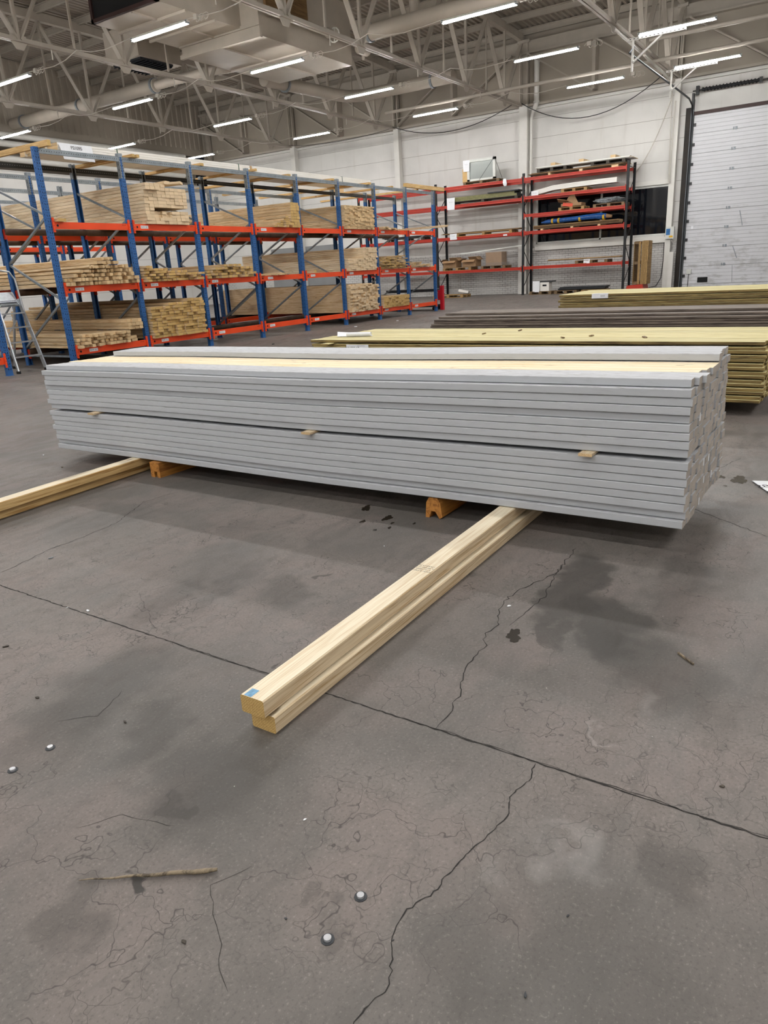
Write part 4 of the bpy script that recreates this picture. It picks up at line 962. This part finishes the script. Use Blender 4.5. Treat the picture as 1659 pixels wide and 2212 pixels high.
for i, (y, s) in enumerate(((18.3, 'left'), (17.2, 'right'))):
    t = thing('open_carton', f'open brown cardboard box with flaps, {s} of the two', 'cardboard box', (XC-.2, y, 1.446), 0, 'open cartons')
    m = MB(); m.box(-.3, .3, -.38, -.37, 0, .32).box(-.3, .3, .37, .38, 0, .32).box(-.3, -.29, -.38, .38, 0, .32).box(.29, .3, -.38, .38, 0, .32).box(-.3, .3, -.38, .38, 0, .01).obj('box_body', ['carton'], t)
    for p, r_ in (((-.4, 0, .28), (0, -.5, 0)), ((.38, 0, .4), (0, .9, 0)), ((0, -.45, .38), (.7, 0, 0)), ((0, .47, .36), (-.5, 0, 0))): MB().obox(p, (.22 if abs(p[0]) > .1 else .55, .7 if abs(p[0]) > .1 else .2, .008), r_).obj('flap', ['carton'], t)
pallet('pallet under the film wrapped brown box', (XC-.1, 15.9, 1.29), 'pallet_wood', 0, .8, 1.3)
t = thing('wrapped_box', 'brown box wrapped in shiny clear film on a pallet in the red racking', 'box', (XC-.2, 15.85, 1.446)); MB().box(-.3, .3, -.42, .42, 0, .62).obj('box_body', ['carton'], t); MB().box(-.33, .33, -.46, .46, .0, .64).box(-.36, .36, -.56, .56, 0, .14).obj('film', ['stretch_film'], t)
tag(MB().bar((34.45, 17.6, 2.08), (34.9, 14.4, 2.3), .05, .05).obj('white_rail', ['frame_white']), 'long thin white rail lying slanted behind the wrapped box', 'rail')
pallet('pallet with rubbish on the floor at the foot of the left red bay', (XC-.9, 18.0, 0), 'pallet_light', 0, .9, 1.7)
lump('plastic_heap', 'crumpled clear plastic on the floor pallet', 'plastic', (33.8, 18.5, .24), (.2, .28, .09), 'grey_film', 12, 9); tag(MB().obox((34.3, 17.4, .27), (.5, .5, .12), (.2, .1, .3)).obj('foam_block', ['white_panel']), 'white foam piece on the floor pallet', 'foam')
pallet('pallet on the middle shelf behind the end of the blue racking', (XC-.1, 20.9, 2.89), 'pallet_dark', 0, .8, 2.2)
boards('thin_sheet', 'thin dark sheet on the pallet behind the blue racking end', 2, 34.5, 35.2, 19.6, 22.2, 3.04, .04, ('charcoal', 'charcoal'))
boards('white_board', 'white board on the low shelf behind the blue racking', 2, 34.5, 35.2, 19.4, 22.4, 1.30, .04, ('white_side', 'end_pine'))
# red barrier and low trolley at the end of the blue racking
t = thing('red_barrier', 'bright red steel guard post on a low black trolley by the racking end', 'barrier', (24.5, 13.9, 0))
MB().box(-.06, .06, -.62, -.5, 0, .86).obj('red_post', ['bright_red'], t); MB().box(-.05, .05, -.5, -.4, .35, .7).obj('red_flange', ['bright_red'], t)
MB().box(-.35, .35, -.45, 1.8, .12, .2).obj('trolley_deck', ['black_steel'], t)
MB().box(-.3, .3, -.4, 1.7, .66, .76).obj('upper_frame', ['charcoal'], t)
for y in (-.35, 1.5): MB().tube([(-.3, y, .07), (.3, y, .07)], .06, 10).obj('wheel', ['rubber'], t)
# pallets on end beside the red racking
t = thing('standing_pallets', 'light wooden pallet stood on end at the right of the red racking', 'pallet', (34.6, 9.05, .30))
for k in range(2): MB().box(-.02+k*.5, .02+k*.5, -.24, -.14, 0, 1.8).obj('skid', ['pallet_light'], t)
for z in (0, .85, 1.7): MB().box(-.05, .55, -.14, .02, z, z+.12).obj('block', ['pallet_wood'], t)
MB().box(-.1, .6, .02, .04, 0, 1.8).obj('deck', ['pallet_light'], t)
t2 = thing('standing_boards', 'bundle of light boards stood on end beside the upright pallet', 'board', (34.6, 8.72, .30))
for k in range(5): MB().box(-.1, .6, -.02-k*.055, .022-k*.055, 0, 1.82+.01*(k % 2)).obj('board', ['pallet_light'], t2)
tag(MB().prism([(8.55, 0), (9.35, 0), (9.3, .26), (8.62, .30)], 0, 34.4, 35.3).obj('red_plinth', ['red_steel']), 'low red steel block under the upright pallet', 'block')
# ============================================================ STACKS ON THE FLOOR
random.seed(21)
gm = ('grey_side', 'end_grey', 'grey_top'); rm = ('grey_side', 'end_grey', 'raw_top')
PT, PW, PL = .0445, .098, 5.38
XG, YG0 = 3.73, .665
def gplank(x, y, z, lab, mats, L=PL, group='planks in the near grey stack'):
    me = plank_mesh(L, PW-.0015, PT-.001, mats, .002); o = put('painted_plank', me, None, (x, y+L/2, z), (0, 0, R(90)+.0)); tag(o, lab, 'plank', group); return o
lowx = [.0, .022, .0, .004, .001, .006, .002, .0]; upx = [.014, .004, .004, .004, .018, .0, .006, .0, .045]
lowx[1] = .026
PTU = .0436
for pack, n, z0, offs, pt in (('lower', 8, .146, lowx, .0445), ('upper', 9, .521, upx, PTU)):
    for r in range(n):
        for c in range(11):
            jx = offs[r] if c == 0 else offs[r]*max(0, 1-c*.5)
            jy = random.choice((0, 0, 0, .003, -.004, .005, .007, -.006)) + random.uniform(-.002, .002)
            if pack == 'lower' and c > 8: jy -= .006
            if pack == 'upper' and r >= 7: jy += .004
            if pack == 'upper' and r == 8 and c < 3: jy += (.012, -.01, -.03)[c]
            raw_ = pack == 'upper' and r == 8 and 3 <= c <= 6
            lab = (f'bare pine topped plank in the near grey stack top row, {nth(c+1)} from front' if raw_ else
                   f'grey plank, near stack {pack} pack, row {r+1} up, {"front" if c == 0 else nth(c+1)} column')
            L = round((PL + random.uniform(-.012, .012)+(.02 if r % 3 == 1 else 0))/.012)*.012
            o = put('painted_plank', plank_mesh(L, PW-.002, pt-.0032, rm if raw_ else gm, .003, .001+(r+(8 if pack == 'upper' else 0))/17), None, (XG+PW/2+c*PW+jx, YG0+jy+(.03 if (raw_ and c == 3) else 0)+L/2, z0+(r+.5)*pt+.003), (0, 0, R(90)))
            tag(o, lab, 'plank', 'planks in the near grey stack')
for i, c in enumerate((7, 8, 9, 10)):
    o = put('painted_plank', plank_mesh(5.29, PW-.002, PTU-.0032, gm, .003, 1.001), None, (XG+PW/2+c*PW, YG0+(.0, .012, .02, .015)[i]+2.645, .521+9.5*PTU+.006), (0, 0, R(90)))
    tag(o, f'raised grey plank at the back of the near stack top, {nth(i+1)} from front', 'plank', 'raised planks on the near grey stack')
for y, s in ((5.41, 'left'), (3.08, 'middle'), (1.17, 'right')):
    o = put('sticker_lath', plank_mesh(1.16, .075, .0165, ('pine_pale', 'end_pine')), None, (XG-.045+.58, y, .5145+dip(y-.665, .001+7.5/17))); tag(o, f'pale spacer lath poking out between the grey packs, {s} of three', 'lath', 'spacer laths in the near grey stack')
# staple tags on the end grain of the grey planks
for i, (y, x, z) in enumerate(((.645, 3.83, .70), (.64, 4.02, .42), (.645, 4.2, .40), (.645, 4.1, .30), (.64, 4.3, .28), (.64, 3.98, .21))):
    tag(MB().box(x, x+.022, y-.004, y-.002, z, z+.04).obj('end_tag', ['paper']), f'tiny white tag on the end of the near grey stack, {nth(i+1)}', 'tag', 'end tags')
# slotted bearers under the grey stack
for i, (x0, y, s) in enumerate(((3.70, 4.71, 'left'), (3.74, 2.14, 'right'))):
    t = thing('slotted_bearer', f'orange varnished slotted bearer under the near grey stack, {s} one', 'bearer', (x0, y, 0), 0, 'slotted bearers')
    m = MB()
    if i == 0: m.prism([(-.055, .0), (-.02, .0), (-.02, .05), (.012, .05), (.012, .0), (.055, .0), (.055, .124), (-.055, .124)], 0, 0, 1.0)
    else: m.prism([(-.062, .012), (-.042, .0), (-.012, .045), (.016, .045), (.03, .0), (.058, .0), (.05, .10), (.03, .134), (-.03, .134), (-.05, .10)], 0, 0, 1.0)
    m.obj('bearer_body', ['pine_orange'], t)
# the two pairs of long floor beams
def floor_beam(x0, y0, x1, y1, z, w_, h_, lab, mats, group):
    a, b = Vector((x0, y0, z)), Vector((x1, y1, z)); L = (b-a).length
    o = put('floor_beam', plank_mesh(L, w_, h_, mats, .005), None, (a+b)/2, (0, 0, math.atan2(y1-y0, x1-x0))); return tag(o, lab, 'beam', group)
fm = ('floor_side', 'end_yellow', 'pine_floor')
fb0 = floor_beam(1.529, 1.583, 5.15, 1.625, .0342, .108, .0675, 'lower pale floor beam of the pair pointing at the camera, under the near grey stack', fm, 'floor beams')
fb1 = floor_beam(1.503, 1.600, 5.15, 1.665, .1065, .104, .0685, 'upper pale floor beam with a blue mark and print, pointing at the camera', fm, 'floor beams')
fm2 = ('pine_amber', 'end_yellow')
floor_beam(1.3, 4.876, 5.0, 5.09, .0325, .11, .064, 'lower amber floor beam at the left edge, running under the near grey stack', fm2, 'floor beams')
floor_beam(1.3, 4.835, 5.0, 5.05, .0975, .108, .064, 'upper amber floor beam with a pale dusty top at the left edge', ('pine_amber', 'end_yellow', 'pine_floor'), 'floor beams')
mk = MB().box(-.022, .022, -.016, .016, 0, .0006).obj('blue_mark', ['tape_blue']); mk.parent = fb1; mk.matrix_parent_inverse = Matrix.Identity(4)
L1 = (Vector((5.15, 1.665))-Vector((1.503, 1.600))).length
mk.location = (-L1/2+.024, .02, .0345)
for i, s in enumerate(('1:PLB0019-P9', 'A 28M00137-1', '2-181-S0004', 'NAHC B V401A')):
    text(s, fb1, .0155, (-L1/2+1.26-.021*i, .002, .0345), (0, 0, R(90)))
# pressure treated stack behind
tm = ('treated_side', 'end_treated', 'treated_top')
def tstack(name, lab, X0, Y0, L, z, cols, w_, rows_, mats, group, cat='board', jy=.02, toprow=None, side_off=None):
    """rows_: list of (thickness, gap below)"""
    for r, (t_, g_) in enumerate(rows_):
        z += g_; c0, c1 = (0, cols) if not (toprow and r >= len(rows_)-len(toprow)) else toprow[r-(len(rows_)-len(toprow))]
        for c in range(c0, c1):
            ox = side_off(r) if (side_off and c == c0) else 0
            y = Y0+random.uniform(-jy, jy)+(side_off(r)*1.5 if side_off else 0); 
            o = put(name, plank_mesh(L, w_-random.choice((.005, .008, .014)), t_-.001, mats, .004), None, (X0+(c+.5)*w_+ox+random.uniform(-.0025, .0025), y+L/2, z+t_/2), (0, 0, R(90)))
            tag(o, f'{lab}, row {r+1} up, {"front" if c == 0 else nth(c+1)} column', cat, group)
        z += t_
    return z
rows_ = [(.031, 0), (.031, 0), (.031, .011), (.031, .011)] + [(.031, .011 if i % 2 == 0 else .0) for i in range(10)] + [(.031, 0.0), (.033, .014)]
rows_ = [(.032, 0), (.032, 0), (.032, .012), (.032, .0), (.032, .012), (.032, .0), (.032, .012), (.032, .0), (.032, .012), (.032, 0), (.032, .012), (.032, 0), (.032, .012), (.032, 0), (.035, .014)]
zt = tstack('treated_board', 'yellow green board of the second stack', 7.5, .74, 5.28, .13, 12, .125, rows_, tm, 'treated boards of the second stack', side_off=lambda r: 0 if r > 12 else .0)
for x0, s in ((1.3, 'right'), (3.4, 'middle'), (5.4, 'left')): tag(put('stack_bearer', plank_mesh(1.5, .1, .128, ('pallet_wood', 'end_yellow')), None, (8.25, x0, .064)), f'bearer under the second treated stack, {s} one', 'bearer', 'bearers under the second stack')
o = put('spacer_stub', plank_mesh(.5, .12, .011, ('treated_top', 'end_treated')), None, (7.62, 5.72, zt-.0425)); tag(o, 'yellow spacer stub poking out near the left end of the second stack', 'spacer')
t = thing('paper_sheet', 'printed white label hanging on the front of the second treated stack', 'paper', (7.478, 5.28, zt-.055))
MB().box(-.004, 0, -.16, .175, -.14, 0).obj('sheet', ['paper'], t)
text('3012947', t, .062, (-.006, .085, -.05), (R(90), 0, R(-90))); text('HKAD', t, .035, (-.006, -.025, -.05), (R(90), 0, R(-90))); text('DA-2', t, .035, (-.006, -.11, -.05), (R(90), 0, R(-90))); text('MITALLISTETTU', t, .016, (-.006, -.05, -.015), (R(90), 0, R(-90)))
t = thing('paper_roll', 'curled white paper lying on top of the second treated stack', 'paper', (7.9, 5.55, zt+.03), R(12)); MB().tube([(0, -.17, 0), (0, .17, .0)], .028, 10).obj('rolled_edge', ['paper'], t)
MB().add([(-.02, -.2, -.02), (-.02, .3, -.02), (.1, .35, .03), (.08, -.12, .0)], [(0, 1, 2, 3)]).add([(-.02, -.2, -.023), (-.02, .3, -.023), (.1, .35, .027), (.08, -.12, -.003)], [(0, 1, 2, 3)]).obj('loose_sheet', ['paper'], t)
for i, (x, y) in enumerate(((7.75, 2.75), (7.95, 2.5), (8.2, 3.9), (8.6, 3.6), (7.8, 1.9))):
    tag(MB().obox((x, y, zt+.008), (.05, .03, .012), (.1, .2, i)).obj('bark_chip', ['pallet_wood']), f'small brown bark chip on the second treated stack, {nth(i+1)} from the left' if 0 else f'small brown bark chip on the top of the second stack, number {nth(i+1)}', 'chip', 'bark chips')
# weathered decking stack
rows_ = [(.033, .004) for _ in range(17)]
zt2 = tstack('weathered_board', 'grey brown board of the third stack', 11.4, .9, 5.5, .08, 10, .14, rows_, ('weathered', 'end_weathered', 'weathered'), 'weathered boards of the third stack', jy=.05, toprow=[(0, 10), (1, 10), (3, 9)], side_off=lambda r: (.012 if r % 2 else 0))
for x0, s in ((1.8, 'right'), (5.4, 'left')): tag(put('stack_bearer', plank_mesh(1.4, .1, .078, ('pallet_wood', 'end_yellow')), None, (12.1, x0, .04)), f'bearer under the third weathered stack, {s} one', 'bearer', 'bearers under the third stack')
# far treated stack
rows_ = [(.048, .012) if i % 2 == 0 else (.048, .002) for i in range(13)]
zt3 = tstack('treated_board', 'treated board of the farthest stack', 15.5, .6, 5.0, .08, 14, .145, rows_, ('treated_side', 'end_treated', 'treated_top'), 'treated boards of the farthest stack', jy=.03)
for x0, s in ((1.5, 'right'), (5.0, 'left')): tag(put('stack_bearer', plank_mesh(1.9, .1, .078, ('pallet_wood', 'end_yellow')), None, (16.5, x0, .04)), f'bearer under the farthest treated stack, {s} one', 'bearer', 'bearers under the farthest stack')
t = thing('paper_sheet', 'printed label folded over the front edge of the farthest treated stack', 'paper', (15.48, 4.72, zt3+.003))
m = MB().box(-.006, .14, -.16, .16, 0, .004).box(-.01, -.006, -.17, .17, -.09, .004).obj('sheet', ['paper'], t)
for i, (x, y) in enumerate(((.10, .07), (.10, -.06), (.05, .08), (.05, -.05))): text(('28x120 KAL', '3012', 'HKAD', 'A-7 |||')[i], t, .034, (x, y, .0045), (0, 0, R(-90)))
text('|||||||||', t, .04, (-.0105, -.06, -.04), (R(90), 0, R(-90)))

# ============================================================ SMALL THINGS ON THE FLOOR
for i, (x, y, s) in enumerate(((1.09, 2.176, 'far left'), (.955, 2.179, 'left edge'), (1.115, .888, 'middle, upper'), (.974, .886, 'middle, lower'))):
    t = thing('floor_bolt', f'shiny cut off bolt head in the concrete, {s} one', 'bolt', (x, y, 0), 0, 'bolt heads in the floor')
    MB().tube([(0, 0, 0), (0, 0, .008)], .0095, 12).obj('head', ['zinc_head'], t); MB().tube([(0, 0, 0), (0, 0, .0015)], .017, 10).obj('collar', ['charcoal'], t)
a, b = Vector((.778, 1.568, .006)), Vector((.988, 1.266, .009))
n = 12; m = MB(); vs = []
d = (b-a).normalized(); s = Vector((-d.y, d.x, 0))
pts = [a.lerp(b, i/n)+s*.002*math.sin(i*1.7) for i in range(n+1)]
m.tube(pts, [.0012+.0062*(i/n)**.9*(1 if i < n else .5) for i in range(n+1)], 6)
tag(m.obj('wood_splinter', ['splinter_wood']), 'long tapering wood splinter lying on the concrete', 'splinter')
a, b = Vector((2.709, .458, .005)), Vector((2.649, .391, .004)); tag(MB().bar(a, b, .008, .006).obj('wood_splinter', ['splinter_wood']), 'short wood splinter on the floor, right of the dark stains', 'splinter')
t = thing('floor_sign', 'white handwritten sheet lying on the floor at the right edge', 'paper', (5.19, .42, .006), R(0))
P = [(5.285, .520), (5.06, .40), (4.85, .20), (5.15, -.02), (5.36, .25)]
m = MB(); q = [(x-5.19, y-.42, z) for z in (0, .003) for x, y in P]; nn = len(P); m.add(q, [tuple(range(nn))[::-1], tuple(range(nn, 2*nn))]+[(i, (i+1) % nn, nn+(i+1) % nn, nn+i) for i in range(nn)]); m.obj('sheet', ['paper'], t)
text('28 M', t, .09, (.0, -.02, .0035), (0, 0, R(-62))); text('x 95 kpl', t, .07, (-.09, -.10, .0035), (0, 0, R(-62)))
deb = [(3.807, 6.442, .02, 'paper'), (3.586, 5.819, .012, 'pallet_wood'), (3.971, 5.135, .02, 'paper'), (1.842, 3.015, .012, 'paper'), (1.816, 3.146, .006, 'paper'), (1.255, 2.515, .012, 'pallet_dark'), (1.318, 2.069, .012, 'pallet_dark'), (1.432, 3.036, .015, 'pallet_dark'), (2.192, 3.851, .016, 'galvanised'), (1.257, 1.184, .006, 'paper'),
       (.968, 1.011, .005, 'charcoal'), (.793, 1.181, .009, 'pallet_dark'), (1.081, .431, .008, 'charcoal'), (1.977, .182, .010, 'pallet_dark'), (3.195, 2.161, .006, 'paper'), (2.799, 1.217, .012, 'paper'), (1.32, .42, .006, 'charcoal'), (1.05, .75, .004, 'charcoal'), (13.0, 11.6, .06, 'charcoal'), (14.5, 10.9, .04, 'charcoal'), (10.9, 11.8, .05, 'paper'), (17.5, 12.4, .06, 'paper'), (19.5, 12.2, .05, 'paper')]
wh = ['white flake on the floor left of the grey stack', 'brown chip left of the grey stack', 'white flake beside the left floor beams', 'white paper sliver by the long floor joint', 'tiny white flake by the long floor joint', 'dark chip near the left edge', 'dark chip among the stains left of the beam', 'dark leaf scrap at the left edge', 'small metal cap on the left floor', 'white flake right of the splinter',
      'dark speck below the splinter', 'dark wood crumb below the splinter', 'dark curl near the bottom right', 'split dark wood crumb at the right', 'white crumb near the slotted bearer', 'white curl by the long crack', 'dark bit low on the right', 'dark bit left of the lower crack', 'black scrap in the aisle by the racking', 'second black scrap in the aisle by the racking', 'white scrap on the aisle floor near the racking', 'white scrap below the sixth bay', 'white scrap below the seventh bay']
for (x, y, r_, mt), lab in zip(deb, wh):
    m = MB(); k = random.uniform(.35, .6); th = random.uniform(0, 3); pts = []
    for i in range(7): a = i*2*math.pi/7; rr = r_*random.uniform(.6, 1.1); pts.append((x+rr*math.cos(a)*math.cos(th)-rr*k*math.sin(a)*math.sin(th), y+rr*math.cos(a)*math.sin(th)+rr*k*math.sin(a)*math.cos(th)))
    m.prism(pts, 2, .001, .001+r_*.3); tag(m.obj('floor_scrap', [mt]), lab, 'scrap')
bpy.context.view_layer.update()
